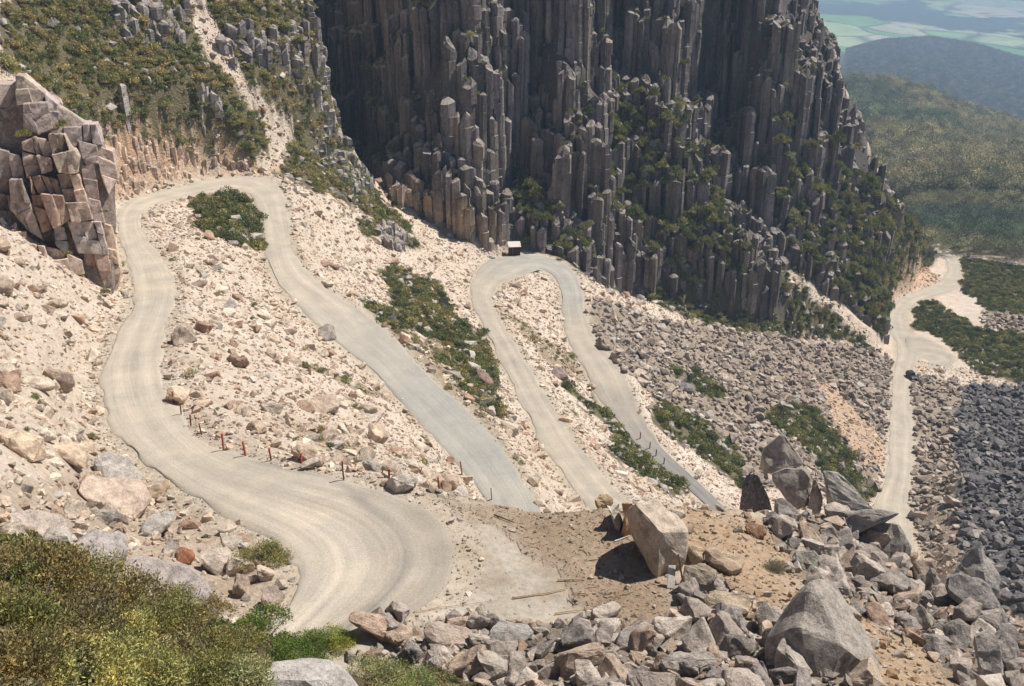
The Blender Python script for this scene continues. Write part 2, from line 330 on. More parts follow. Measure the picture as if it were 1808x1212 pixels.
# flatten under the roads
SP_ = []
for nm, S in ROADS:
    c = (S[:, :2]+S[:, 2:4])/2; w = np.linalg.norm(S[:, :2]-S[:, 2:4], axis=1)/2
    SP_.append(np.c_[c, S[:, 4], w])
for S in (h1, h2):
    c = (S[:, :2]+S[:, 2:4])/2; w = np.linalg.norm(S[:, :2]-S[:, 2:4], axis=1)/2; SP_.append(np.c_[c, S[:, 4], w])
def densify(A, step=.8):
    out = []
    for a, b in zip(A[:-1], A[1:]):
        n = max(1, int(np.linalg.norm(b[:2]-a[:2])/step))
        for k in range(n): out.append(a+(b-a)*k/n)
    out.append(A[-1]); return np.array(out)
allsp = np.concatenate([densify(a) for a in SP_])
roaddist = np.full(H.shape, 99.0); roadz = np.zeros(H.shape)
cell = {}
for q, s in enumerate(allsp): cell.setdefault((int(s[0]//12), int(s[1]//12)), []).append(q)
CX = (X//12).astype(int); CY = (Y//12).astype(int)
nearm = RR < 470
flatidx = np.nonzero(nearm)
code = (CX[flatidx]+1000)*4000+CY[flatidx]+1000
order = np.argsort(code); uc, st = np.unique(code[order], return_index=True); st = np.r_[st, len(order)]
for u in range(len(uc)):
    cx = uc[u]//4000-1000; cy = uc[u] % 4000-1000
    qs = [q for a in (-1, 0, 1) for b in (-1, 0, 1) for q in cell.get((cx+a, cy+b), ())]
    if not qs: continue
    ids = order[st[u]:st[u+1]]; ii = flatidx[0][ids]; kk = flatidx[1][ids]
    s = allsp[qs]
    d = np.hypot(X[ii, kk][:, None]-s[None, :, 0], Y[ii, kk][:, None]-s[None, :, 1])
    e = d-s[None, :, 3]
    b = np.argmin(e, axis=1)
    roaddist[ii, kk] = e[np.arange(len(b)), b]; 
    wgt = np.exp(-np.maximum(d-d.min(axis=1)[:, None], 0)/1.0)
    roadz[ii, kk] = (wgt*s[None, :, 2]).sum(1)/wgt.sum(1)
bl = np.clip((roaddist-0.5)/4.0, 0, 1); bl = bl*bl*(3-2*bl)
# banks: never steeper than natural near the road
H = np.where(roaddist < 20, (roadz-0.09)*(1-bl)+H*bl, H)
classify()
XYZ = np.stack([X, Y, H], -1)
lnr0 = np.log(RK)
def hgt(x, y):
    x = np.asarray(x, float); y = np.asarray(y, float)
    th = np.arctan2(x, y); r = np.hypot(x, y)
    u = np.clip((th-TH[0])/(TH[1]-TH[0]), 0, NT-1.001); v = np.clip(np.interp(r, RK, np.arange(NR)), 0, NR-1.001)
    i = u.astype(int); k = v.astype(int); fu = u-i; fv = v-k
    return (H[i, k]*(1-fu)+H[i+1, k]*fu)*(1-fv)+(H[i, k+1]*(1-fu)+H[i+1, k+1]*fu)*fv
def cls_at(x, y):
    th = np.arctan2(x, y); r = np.hypot(x, y)
    i = np.clip(np.round((th-TH[0])/(TH[1]-TH[0])).astype(int), 0, NT-1); k = np.clip(np.round(np.interp(r, RK, np.arange(NR))).astype(int), 0, NR-1)
    return cls[i, k], roaddist[i, k]
_rs = np.exp(np.linspace(math.log(8), math.log(6000), 2600))
def ground(px, py, lift=0.0):
    """where the ray of a reference pixel meets the ground"""
    th, t = pix2tt(px, py); th = float(th); t = float(t)
    h = hgt(_rs*math.sin(th), _rs*math.cos(th)); d = h+_rs*t
    j = int(np.argmax(d >= 0))
    if d[j] < 0: j = len(_rs)-1
    if j > 0:
        f = d[j-1]/(d[j-1]-d[j]); r = _rs[j-1]+(_rs[j]-_rs[j-1])*f
    else: r = _rs[0]
    return Vector((r*math.sin(th), r*math.cos(th), -r*t+lift))
def at(px, py, r):
    th, t = pix2tt(px, py); return Vector((r*math.sin(th), r*math.cos(th), -r*float(t)))

# ------------------------------------------------------------------ object helpers
def tag(o, label=None, cat=None, group=None, kind=None):
    if label: o['label'] = label
    if cat: o['category'] = cat
    if group: o['group'] = group
    if kind: o['kind'] = kind
    return o
def mesh_np(name, V, F, mat=None, cols=None, smooth_=False):
    me = bpy.data.meshes.new(name)
    V = np.asarray(V, np.float32); F = np.asarray(F, np.int32); k = F.shape[1]
    me.vertices.add(len(V)); me.vertices.foreach_set('co', V.ravel())
    me.loops.add(F.size); me.loops.foreach_set('vertex_index', F.ravel())
    me.polygons.add(len(F)); me.polygons.foreach_set('loop_start', np.arange(0, F.size, k, dtype=np.int32))
    me.polygons.foreach_set('loop_total', np.full(len(F), k, np.int32))
    me.polygons.foreach_set('use_smooth', np.full(len(F), smooth_, bool))
    if cols is not None:
        a = me.color_attributes.new('tint', 'FLOAT_COLOR', 'POINT')
        c = np.ones((len(V), 4), np.float32); c[:, :3] = cols; a.data.foreach_set('color', c.ravel())
    me.update(calc_edges=True); me.validate()
    if mat: me.materials.append(mat)
    return me
def add(name, me, parent=None, loc=None):
    o = bpy.data.objects.new(name, me); COL.objects.link(o)
    if parent: o.parent = parent
    if loc is not None: o.location = loc
    return o
def empty(name, loc=(0, 0, 0), rz=0):
    o = bpy.data.objects.new(name, None); COL.objects.link(o); o.location = loc; o.rotation_euler = (0, 0, rz); o.empty_display_size = .5; return o

# ------------------------------------------------------------------ materials
def newmat(name):
    m = bpy.data.materials.new(name); m.use_nodes = True; nt = m.node_tree
    b = nt.nodes['Principled BSDF']; b.inputs['Roughness'].default_value = .9
    b.inputs['Specular IOR Level'].default_value = .25
    return m, nt, b
def N(nt, typ, **kw):
    n = nt.nodes.new(typ)
    for k, v in kw.items():
        if k in n.inputs: n.inputs[k].default_value = v
        else: setattr(n, k, v)
    return n
def tintnode(nt, mode):
    if mode == 'obj':
        return N(nt, 'ShaderNodeObjectInfo').outputs['Color']
    a = N(nt, 'ShaderNodeAttribute', attribute_name='tint')
    if mode == 'inst': a.attribute_type = 'INSTANCER'
    return a.outputs['Color']
def mixc(nt, fac, a, b, blend='MIX'):
    m = N(nt, 'ShaderNodeMix', data_type='RGBA', blend_type=blend)
    for s, v in ((0, fac), (6, a), (7, b)):
        if isinstance(v, (int, float)): m.inputs[s].default_value = v
        elif isinstance(v, tuple): m.inputs[s].default_value = (*v, 1)
        else: nt.links.new(v, m.inputs[s])
    return m.outputs[2]
def ramp(nt, src, stops):
    r = N(nt, 'ShaderNodeValToRGB'); e = r.color_ramp.elements
    while len(e) > 1: e.remove(e[-1])
    e[0].position = stops[0][0]; e[0].color = (*([stops[0][1]]*3), 1) if isinstance(stops[0][1], (int, float)) else (*stops[0][1], 1)
    for p, c in stops[1:]:
        q = e.new(p); q.color = (*([c]*3), 1) if isinstance(c, (int, float)) else (*c, 1)
    nt.links.new(src, r.inputs[0]); return r.outputs[0]
def coords(nt, scale=(1, 1, 1), kind='Position'):
    g = N(nt, 'ShaderNodeNewGeometry') if kind == 'Position' else N(nt, 'ShaderNodeTexCoord')
    m = N(nt, 'ShaderNodeMapping'); m.inputs['Scale'].default_value = scale
    nt.links.new(g.outputs['Position' if kind == 'Position' else kind], m.inputs[0]); return m.outputs[0]
def noise_(nt, vec, scale, detail=4, rough=.6, out=0):
    n = N(nt, 'ShaderNodeTexNoise'); n.inputs['Scale'].default_value = scale; n.inputs['Detail'].default_value = detail; n.inputs['Roughness'].default_value = rough
    nt.links.new(vec, n.inputs['Vector']); return n.outputs[out]
def voro(nt, vec, scale, feature='F1', out='Distance'):
    n = N(nt, 'ShaderNodeTexVoronoi'); n.feature = feature; n.inputs['Scale'].default_value = scale
    nt.links.new(vec, n.inputs['Vector']); return n.outputs[out]
def bump(nt, b, h, dist, strength=1.0, prev=None):
    n = N(nt, 'ShaderNodeBump'); n.inputs['Distance'].default_value = dist; n.inputs['Strength'].default_value = strength
    nt.links.new(h, n.inputs['Height'])
    if prev is not None: nt.links.new(prev, n.inputs['Normal'])
    nt.links.new(n.outputs[0], b.inputs['Normal']); return n.outputs[0]
def rock_mat(name, mode, s=1.0, lichen=.35, bumpd=.06, vary=1.0):
    m, nt, b = newmat(name); v = coords(nt)
    t = tintnode(nt, mode)
    n1 = noise_(nt, v, 1.3*s, 5, .65); n2 = noise_(nt, v, 9*s, 4, .7)
    c = mixc(nt, 1.0, t, ramp(nt, n1, [(.3, 1-.38*vary), (.5, 1.0), (.7, 1+.25*vary)]), 'MULTIPLY')
    c = mixc(nt, 1.0, c, ramp(nt, n2, [(.28, .62), (.5, 1.0), (.75, 1.25)]), 'MULTIPLY')
    sp = ramp(nt, noise_(nt, v, 3.0*s, 7, .82), [(.53, 0.0), (.59, lichen)])
    c = mixc(nt, sp, c, (.50, .47, .42))
    dk = ramp(nt, noise_(nt, v, 6.5*s, 5, .8), [(.60, 0.0), (.66, lichen*1.1)])
    c = mixc(nt, dk, c, (.045, .042, .04))
    bl = ramp(nt, noise_(nt, v, .8*s, 7, .75), [(.50, 0.0), (.60, .5*vary)]); c = mixc(nt, bl, c, mixc(nt, 1.0, c, (.50, .47, .46), 'MULTIPLY'))
    nt.links.new(c, b.inputs['Base Color'])
    p = bump(nt, b, n1, bumpd*5, .7); p = bump(nt, b, n2, bumpd*1.4, .9, p)
    n5 = noise_(nt, v, 3.2*s, 6, .8); bump(nt, b, n5, bumpd*2.2, .8, p)
    return m
ROCK_I = rock_mat('rock_scattered', 'inst', .9, .25)
ROCK_O = rock_mat('rock_boulder', 'obj', 1.3, .55, .05)
ROCK_C = None
def column_mat():
    m, nt, b = newmat('columnar_dolerite'); v = coords(nt); vs_ = coords(nt, (1, 1, .09))
    t = tintnode(nt, 'vert')
    n1 = noise_(nt, vs_, 1.1, 5, .65); n2 = noise_(nt, coords(nt, (1, 1, .3)), 3.0, 5, .75); n3 = noise_(nt, v, .12, 3, .5)
    c = mixc(nt, 1.0, t, ramp(nt, n1, [(.3, .55), (.5, 1.0), (.7, 1.35)]), 'MULTIPLY')
    c = mixc(nt, 1.0, c, ramp(nt, n2, [(.3, .6), (.5, 1.0), (.72, 1.4)]), 'MULTIPLY')
    c = mixc(nt, 1.0, c, ramp(nt, n3, [(.35, .75), (.65, 1.2)]), 'MULTIPLY')
    sp = ramp(nt, noise_(nt, v, 1.4, 6, .8), [(.57, 0.0), (.63, .45)])
    c = mixc(nt, sp, c, (.34, .31, .29))
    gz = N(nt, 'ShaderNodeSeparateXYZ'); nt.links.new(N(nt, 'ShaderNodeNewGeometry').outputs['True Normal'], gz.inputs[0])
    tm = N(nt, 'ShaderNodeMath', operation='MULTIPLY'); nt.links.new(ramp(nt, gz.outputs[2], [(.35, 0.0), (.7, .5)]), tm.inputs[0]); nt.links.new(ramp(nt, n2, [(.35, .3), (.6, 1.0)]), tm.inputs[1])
    c = mixc(nt, tm.outputs[0], c, (.46, .41, .37))  # sun-caught column tops put into the colour: upward faces mixed paler
    nt.links.new(c, b.inputs['Base Color'])
    p = bump(nt, b, n1, .5, .8); p = bump(nt, b, n2, .25, .8, p)
    j = noise_(nt, coords(nt, (.25, .25, 1.6)), 1.0, 3, .6)
    bump(nt, b, ramp(nt, j, [(.46, 1), (.5, 0), (.54, 1)]), .15, .7, p)
    return m
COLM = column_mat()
def leaf_mat(name, mode, rough=.75):
    m, nt, b = newmat(name); t = tintnode(nt, mode)
    r = N(nt, 'ShaderNodeNewGeometry').outputs['Random Per Island']
    c = mixc(nt, 1.0, t, ramp(nt, r, [(0, .55), (.5, 1.0), (1, 1.6)]), 'MULTIPLY')
    n = noise_(nt, coords(nt), 1.6, 3, .6)
    c = mixc(nt, 1.0, c, ramp(nt, n, [(.3, (.75, .85, .8)), (.5, (1, 1, 1)), (.7, (1.4, 1.2, .9))]), 'MULTIPLY')
    nt.links.new(c, b.inputs['Base Color']); b.inputs['Roughness'].default_value = rough
    b.inputs['Specular IOR Level'].default_value = .2
    tr = N(nt, 'ShaderNodeBsdfTranslucent'); nt.links.new(c, tr.inputs[0]); mx = N(nt, 'ShaderNodeMixShader'); mx.inputs[0].default_value = .25
    nt.links.new(b.outputs[0], mx.inputs[1]); nt.links.new(tr.outputs[0], mx.inputs[2]); nt.links.new(mx.outputs[0], nt.nodes['Material Output'].inputs[0])
    return m
LEAF_O = leaf_mat('shrub_leaves', 'obj'); LEAF_I = leaf_mat('shrub_leaves_scattered', 'inst')
def flat_mat(name, col, rough=.8, metal=0):
    m, nt, b = newmat(name); n = noise_(nt, coords(nt), 6, 4, .7)
    nt.links.new(mixc(nt, 1.0, (*col,), ramp(nt, n, [(.3, .7), (.7, 1.25)]), 'MULTIPLY'), b.inputs['Base Color'])
    b.inputs['Roughness'].default_value = rough; b.inputs['Metallic'].default_value = metal; return m
BARK = flat_mat('bark', (.16, .13, .10)); RUST = flat_mat('red_brown_steel', (.36, .10, .07), .6)
def ground_mat():
    m, nt, b = newmat('hillside_ground'); v = coords(nt); t = tintnode(nt, 'vert')
    n1 = noise_(nt, v, .35, 6, .65); n2 = noise_(nt, v, 2.6, 6, .75); n3 = noise_(nt, v, 14, 3, .7)
    c = mixc(nt, 1.0, t, ramp(nt, n1, [(.3, (.86, .82, .76)), (.5, (1, 1, 1)), (.7, (1.1, 1.12, 1.14))]), 'MULTIPLY')
    c = mixc(nt, 1.0, c, ramp(nt, n2, [(.3, .72), (.5, 1.0), (.72, 1.22)]), 'MULTIPLY')
    st = ramp(nt, noise_(nt, v, .9, 5, .7), [(.56, 0.0), (.66, .35)])
    c = mixc(nt, st, c, mixc(nt, 1.0, c, (.85, .66, .48), 'MULTIPLY'))
    nt.links.new(c, b.inputs['Base Color'])
    a = N(nt, 'ShaderNodeAttribute', attribute_name='rough').outputs['Fac']
    h = N(nt, 'ShaderNodeMath', operation='MULTIPLY'); nt.links.new(n2, h.inputs[0]); nt.links.new(a, h.inputs[1])
    h3 = N(nt, 'ShaderNodeMath', operation='MULTIPLY'); nt.links.new(voro(nt, v, 2.2), h3.inputs[0]); nt.links.new(a, h3.inputs[1])
    p = bump(nt, b, h.outputs[0], .5, .9); p = bump(nt, b, h3.outputs[0], .25, .8, p); bump(nt, b, n3, .03, .8, p)
    return m
def far_mat():
    m, nt, b = newmat('far_ground'); v = coords(nt); t = tintnode(nt, 'vert')
    n1 = noise_(nt, v, .02, 6, .7); n2 = noise_(nt, v, .09, 3, .7)
    c = mixc(nt, 1.0, t, ramp(nt, n1, [(.3, .65), (.5, 1.0), (.7, 1.3)]), 'MULTIPLY')
    c = mixc(nt, 1.0, c, ramp(nt, n2, [(.3, .6), (.7, 1.35)]), 'MULTIPLY')
    nt.links.new(c, b.inputs['Base Color']); b.inputs['Specular IOR Level'].default_value = .05
    bump(nt, b, n2, 4, .8); return m

def farm_mat():
    m, nt, b = newmat('valley_farmland')
    v = coords(nt, (.0019, .0008, 0)); w = noise_(nt, v, 1.2, 4, .6, out=1)
    mm = mixc(nt, .06, v, w)
    vf = voro(nt, mm, 1.6, 'F1', 'Color'); sep = N(nt, 'ShaderNodeSeparateColor'); nt.links.new(vf, sep.inputs[0])
    fld = ramp(nt, sep.outputs[0], [(0, (.14, .30, .09)), (.3, (.22, .42, .12)), (.5, (.38, .52, .18)), (.66, (.52, .50, .32)), (.8, (.62, .56, .42)), (1, (.22, .34, .14))])
    wood = ramp(nt, noise_(nt, coords(nt, (.0012, .0006, 0)), 1.0, 7, .62), [(.50, 0.0), (.53, 1.0)])
    wn_ = ramp(nt, noise_(nt, coords(nt, (.012, .006, 0)), 1.0, 5, .75), [(.35, .4), (.5, 1.0), (.68, 2.2)])
    c = mixc(nt, wood, mixc(nt, 1.0, fld, ramp(nt, noise_(nt, coords(nt, (.006, .003, 0)), 1.0, 5, .7), [(.3, .75), (.7, 1.2)]), 'MULTIPLY'), mixc(nt, 1.0, (.045, .065, .035), wn_, 'MULTIPLY'))
    ed = ramp(nt, voro(nt, mm, 1.6, 'DISTANCE_TO_EDGE'), [(.0, .8), (.035, 0.0)])
    c = mixc(nt, ed, c, (.03, .05, .025))
    dots = ramp(nt, voro(nt, coords(nt, (.008, .006, 0)), 1.0), [(.10, .75), (.22, 0.0)])
    c = mixc(nt, dots, c, (.03, .05, .025))
    nt.links.new(c, b.inputs['Base Color']); b.inputs['Specular IOR Level'].default_value = .0; b.inputs['Roughness'].default_value = 1
    return m
def road_mat():
    m, nt, b = newmat('gravel_road')
    uv = N(nt, 'ShaderNodeUVMap', uv_map='UVMap'); sep = N(nt, 'ShaderNodeSeparateXYZ'); nt.links.new(uv.outputs[0], sep.inputs[0])
    mp = N(nt, 'ShaderNodeMapping'); mp.inputs['Scale'].default_value = (5.0, .06, 1); nt.links.new(uv.outputs[0], mp.inputs[0])
    rut = noise_(nt, mp.outputs[0], 1.0, 4, .6)
    mp2 = N(nt, 'ShaderNodeMapping'); mp2.inputs['Scale'].default_value = (26.0, .09, 1); nt.links.new(uv.outputs[0], mp2.inputs[0])
    rut2 = noise_(nt, mp2.outputs[0], 1.0, 3, .6)
    v = coords(nt); n1 = noise_(nt, v, .22, 7, .7); n2 = noise_(nt, v, 9, 4, .8)
    t = tintnode(nt, 'vert')
    prof = ramp(nt, sep.outputs[0], [(0, .97), (.05, .97), (.16, .98), (.27, 1.08), (.36, 1.0), (.48, .96), (.6, 1.0), (.70, 1.08), (.82, .99), (.94, .95), (1, .92)])
    c = mixc(nt, 1.0, t, prof, 'MULTIPLY')
    c = mixc(nt, 1.0, c, ramp(nt, rut, [(.3, .90), (.5, 1.0), (.7, 1.06)]), 'MULTIPLY')
    c = mixc(nt, 1.0, c, ramp(nt, rut2, [(.3, .95), (.5, 1.0), (.7, 1.04)]), 'MULTIPLY')
    c = mixc(nt, 1.0, c, ramp(nt, n1, [(.3, (.80, .81, .83)), (.7, (1.13, 1.10, 1.05))]), 'MULTIPLY')
    c = mixc(nt, 1.0, c, ramp(nt, n2, [(.3, .8), (.7, 1.2)]), 'MULTIPLY')
    nt.links.new(c, b.inputs['Base Color'])
    p = bump(nt, b, rut, .10, .7); p = bump(nt, b, rut2, .03, .6, p); bump(nt, b, n2, .03, .8, p); return m

# ------------------------------------------------------------------ terrain meshes
GC = {'pale': (.56, .465, .38), 'pink': (.32, .255, .20), 'dark': (.12, .11, .108), 'cliff': (.13, .11, .10), 'veg': (.155, .13, .075), 'patch': (.34, .27, .19), 'cveg': (.11, .11, .06),
      'orange': (.58, .38, .25), 'scar': (.60, .41, .28), 'streak': (.50, .35, .24), 'grav': (.318, .278, .228), 'dirt': (.27, .20, .14), 'oslope': (.40, .285, .19), 'heap': (.26, .21, .165), 'heapl': (.50, .40, .31),
      'fgveg': (.12, .09, .05), 'forest': (.17, .15, .095), 'hill': (.11, .115, .09), 'farm': (.12, .18, .08)}
RG = {'grav': .12, 'dirt': .35, 'pale': .7, 'forest': 1, 'hill': 0, 'farm': 0, 'oslope': .6}
C0 = np.zeros((*H.shape, 3)); R0 = np.ones(H.shape)
for k, c in GC.items(): C0[cls == k] = c; R0[cls == k] = RG.get(k, 1)
jt = fbm(X/3, Y/3, 3)
edge = np.clip(1-(roaddist-.2)/1.6+jt*.6, 0, 1)[..., None]*(roaddist < 5)[..., None]
C0 = C0*(1-edge)+np.array([.40, .34, .27])*edge; R0 = R0*(1-edge[..., 0]*.7)
# the veined edge of bigger colour drift on the pale slopes
for _ in range(12):
    m_ = ((RR < 75) & (roaddist > 1.5))[..., None]
    Q = C0.copy(); Q[1:-1, 1:-1] = (C0[:-2, 1:-1]+C0[2:, 1:-1]+C0[1:-1, :-2]+C0[1:-1, 2:]+2*C0[1:-1, 1:-1])/6; C0 = np.where(m_, Q, C0)
for _ in range(30):
    m_ = ((RR < 75) & (roaddist > 1.0))[..., None]
    Q = C0.copy(); Q[1:-1] = (C0[:-2]+2*C0[1:-1]+C0[2:])/4; C0 = np.where(m_, Q, C0)
dr = fbm(X/18, Y/18, 4)[..., None]
C0 = np.where(np.isin(cls, ['dirt', 'grav'])[..., None], C0*(1+fbm(X/2.5, Y/2.5, 5)[..., None]*np.array([.28, .34, .40])), C0)
C0 = np.where((cls == 'pale')[..., None], C0*(1+dr*np.array([.10, .13, .18])), C0)
def grid_mesh(k0, k1, mat, name):
    n = k1-k0; V = XYZ[:, k0:k1].reshape(-1, 3)
    I = np.arange(NT*n).reshape(NT, n)
    F = np.stack([I[:-1, :-1], I[:-1, 1:], I[1:, 1:], I[1:, :-1]], -1).reshape(-1, 4)[:, ::-1]
    me = mesh_np(name, V, F, mat, C0[:, k0:k1].reshape(-1, 3), True)
    a = me.attributes.new('rough', 'FLOAT', 'POINT'); a.data.foreach_set('value', R0[:, k0:k1].astype(np.float32).ravel())
    return me
o = add('hillside_ground', grid_mesh(0, NEARN, ground_mat(), 'hillside_ground')); tag(o, kind='structure')
kf = int(np.searchsorted(RK, 4700))
o = add('forested_hills', grid_mesh(NEARN-1, kf, far_mat(), 'forested_hills')); tag(o, kind='structure')
o = add('valley_farmland', grid_mesh(kf-1, NR, farm_mat(), 'valley_farmland')); tag(o, kind='structure')

# ------------------------------------------------------------------ roads
RM = road_mat()
def ribbon(name, S, tintf):
    nc = 40; Sd = []
    for a, b in zip(S[:-1], S[1:]):
        L = np.linalg.norm((b[:2]+b[2:4]-a[:2]-a[2:4])/2); n = max(1, int(L/.7))
        for k in range(n): Sd.append(a+(b-a)*k/n)
    Sd.append(S[-1]); Sd = np.array(Sd)
    for _ in range(2): Sd[1:-1] = (Sd[:-2]+2*Sd[1:-1]+Sd[2:])/4
    V = []; UV = []; Cc = []; dist = 0
    for i, s in enumerate(Sd):
        if i: dist += np.linalg.norm((s[:2]+s[2:4]-Sd[i-1][:2]-Sd[i-1][2:4])/2)
        a, b = s[:2], s[2:4]; w = np.linalg.norm(a-b)
        ja = (vnoise(np.array(dist/7), np.array(3.9))-.5)*.9+(vnoise(np.array(dist/1.6), np.array(3.3))-.5)*.7+(vnoise(np.array(dist/.5), np.array(8.3))-.5)*.25; jb = (vnoise(np.array(dist/6), np.array(13.9))-.5)*.9+(vnoise(np.array(dist/1.7), np.array(23.3))-.5)*.7+(vnoise(np.array(dist/.5), np.array(18.3))-.5)*.25
        for c in range(nc+1):
            u = c/nc; uu = u
            p = a+(b-a)*(u + (ja/w*max(0, 1-u/.10))+(jb/w*max(0, 1-(1-u)/.10)))
            z = s[4]+.05*(1-(2*u-1)**2)+(vnoise(np.array(p[0]/2), np.array(p[1]/2))-.5)*.06
            z -= .12*max(0, 1-min(u, 1-u)/.07)
            if c in (0, nc): z = s[4]-.25
            V.append((*p, z)); UV.append((u, dist)); Cc.append(tintf(dist, u, p, s[4]))
    n = len(Sd); I = np.arange(n*(nc+1)).reshape(n, nc+1)
    F = np.stack([I[:-1, :-1], I[:-1, 1:], I[1:, 1:], I[1:, :-1]], -1).reshape(-1, 4)
    V = np.array(V)
    nrm = np.cross(V[F[0][1]]-V[F[0][0]], V[F[0][2]]-V[F[0][0]])
    if nrm[2] < 0: F = F[:, ::-1]
    me = mesh_np(name, V, F, RM, np.array(Cc), True)
    uvl = me.uv_layers.new(name='UVMap'); li = np.zeros(len(me.loops), np.int32); me.loops.foreach_get('vertex_index', li)
    uvl.data.foreach_set('uv', np.array(UV, np.float32)[li].ravel())
    return tag(add(name, me), kind='structure')
TAN = np.array([.40, .353, .292]); GREY = np.array([.32, .305, .275]); DGREY = np.array([.22, .205, .19])
def t1(d, u, p, z):
    f = np.clip((-z-49)/6, 0, 1); c = TAN*(1-f)+GREY*f
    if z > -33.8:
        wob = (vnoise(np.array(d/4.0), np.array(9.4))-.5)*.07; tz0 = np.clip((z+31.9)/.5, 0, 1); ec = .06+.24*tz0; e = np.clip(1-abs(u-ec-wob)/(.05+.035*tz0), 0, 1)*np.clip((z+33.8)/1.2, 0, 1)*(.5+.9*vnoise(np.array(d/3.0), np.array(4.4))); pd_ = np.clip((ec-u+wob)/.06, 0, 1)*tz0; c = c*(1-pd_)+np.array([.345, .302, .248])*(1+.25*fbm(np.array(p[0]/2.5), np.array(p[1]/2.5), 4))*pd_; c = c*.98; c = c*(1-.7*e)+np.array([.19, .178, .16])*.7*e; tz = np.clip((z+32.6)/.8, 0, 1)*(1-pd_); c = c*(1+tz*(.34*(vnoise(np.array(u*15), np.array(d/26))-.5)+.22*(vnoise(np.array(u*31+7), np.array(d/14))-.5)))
    return c
def t3(d, u, p, z):
    f = np.clip((-z-82)/7, 0, 1); g = np.clip((-z-74)/1.5, 0, 1)*np.clip((79+z)/1.5, 0, 1)
    c = TAN*.93; c = c*(1-g)+GREY*1.02*g; return c*(1-f)+DGREY*f
def t5(d, u, p, z): return TAN*.96
ribbon('upper_road', legs[0], t1); ribbon('middle_road', legs[1], t3); ribbon('lower_road', legs[2], t5)
# the gravelled lay-by beside the lower road: one flat sheet with a feathered rim
def sheet(name, poly, zf, col, seed, n=26):
    c = np.mean([edge_xy(p, zf) for p in poly], axis=0); R = catmull([edge_xy(p, zf) for p in poly+[poly[0]]], 6)[:-1]
    V = [(c[0], c[1], zf+.10)]; m = len(R); UV = [(0, 0)]
    for k in range(1, 9):
        f = k/8
        for j, q in enumerate(R):
            p = c+(q-c)*(f if k < 8 else 1+.05*(vnoise(np.array(j*.6), np.array(seed))-.5))
            V.append((*p, zf+(.09 if k < 8 else -.25)+.04*(vnoise(np.array(p[0]/2), np.array(p[1]/2))-.5)))
    F = [(0, 1+j, 1+(j+1) % m) for j in range(m)]
    for k in range(7):
        a = 1+k*m; b = a+m
        for j in range(m):
            F += [(a+j, b+j, b+(j+1) % m), (a+j, b+(j+1) % m, a+(j+1) % m)]
    V = np.array(V); F = np.array(F)
    nr = np.cross(V[F[0][1]]-V[F[0][0]], V[F[0][2]]-V[F[0][0]])
    if nr[2] < 0: F = F[:, ::-1]
    me = mesh_np(name, V, F, RM, np.tile(col, (len(V), 1)), True)
    uvl = me.uv_layers.new(name='UVMap'); li = np.zeros(len(me.loops), np.int32); me.loops.foreach_get('vertex_index', li)
    d = np.hypot(V[:, 0]-c[0], V[:, 1]-c[1])
    UVa = np.c_[d/12, np.arctan2(V[:, 1]-c[1], V[:, 0]-c[0])*6]
    uvl.data.foreach_set('uv', UVa[li].astype(np.float32).ravel())
    return tag(add(name, me), kind='structure')
LAYBY = [(1600,592),(1640,598),(1675,618),(1697,640),(1696,655),(1660,663),(1620,664),(1606,650),(1598,620)]
sheet('lay_by', LAYBY, -122.45, TAN*.92, 3.1)

# ------------------------------------------------------------------ haze: one closed box of even, very thin air
# ------------------------------------------------------------------ shape library (held outside the scene, used by the scattered stuff)
def hull(points):
    bm = bmesh.new()
    for p in points: bm.verts.new(p)
    r = bmesh.ops.convex_hull(bm, input=bm.verts)
    bad = [g for g in r['geom_interior']+r['geom_unused'] if isinstance(g, bmesh.types.BMVert)]
    bmesh.ops.delete(bm, geom=list(set(bad)), context='VERTS')
    loose = [v for v in bm.verts if not v.link_faces]
    bmesh.ops.delete(bm, geom=loose, context='VERTS')
    return bm
def rock_points(rs, n=13, flat=.62):
    ax = np.array([1, rs.uniform(.6, .85), rs.uniform(flat*.75, flat*1.1)])
    out = []
    for _ in range(n):
        p = rs.uniform(-1, 1, 3); m = rs.integers(0, 3); p[m] = math.copysign(1, p[m])
        if rs.random() < .5: p = p/np.linalg.norm(p)*1.15
        out.append(p*ax*.5)
    return out
def rough_rock(points, cuts=2, amp=.05, seed=0, name='boulder', mat=None, size=1.0, bev=.04):
    bm = hull(points)
    bmesh.ops.dissolve_limit(bm, angle_limit=math.radians(6), verts=bm.verts, edges=bm.edges)
    bmesh.ops.bevel(bm, geom=list(bm.edges), offset=size*bev, segments=1, affect='EDGES', clamp_overlap=True)
    bmesh.ops.triangulate(bm, faces=bm.faces)
    bmesh.ops.subdivide_edges(bm, edges=[e for e in bm.edges if e.calc_length() > size*.12], cuts=cuts, use_grid_fill=True)
    bmesh.ops.triangulate(bm, faces=bm.faces); bm.normal_update()
    off = Vector((seed*7.13, seed*3.7, seed*1.9))
    for v in bm.verts:
        q = v.co*(2.2/size)+off
        d = mnoise.fractal(q, .85, 2.0, 5)*amp*size
        cv = mnoise.voronoi(q*1.25)[0]; d += (min(cv[1]-cv[0], .35)-.2)*amp*size*1.3
        d -= max(0, .10-abs(mnoise.noise(q*.9+Vector((9, 1, 4)))))*amp*6*size*.35      # cracks
        v.co += v.normal*d
    me = bpy.data.meshes.new(name); bm.to_mesh(me); bm.free()
    if mat: me.materials.append(mat)
    return me
def libcoll(name, meshes):
    c = bpy.data.collections.new(name)
    for i, me in enumerate(meshes):
        o = bpy.data.objects.new('%s_shape_%02d' % (name, i), me); c.objects.link(o)
    return c
ROCKS = []
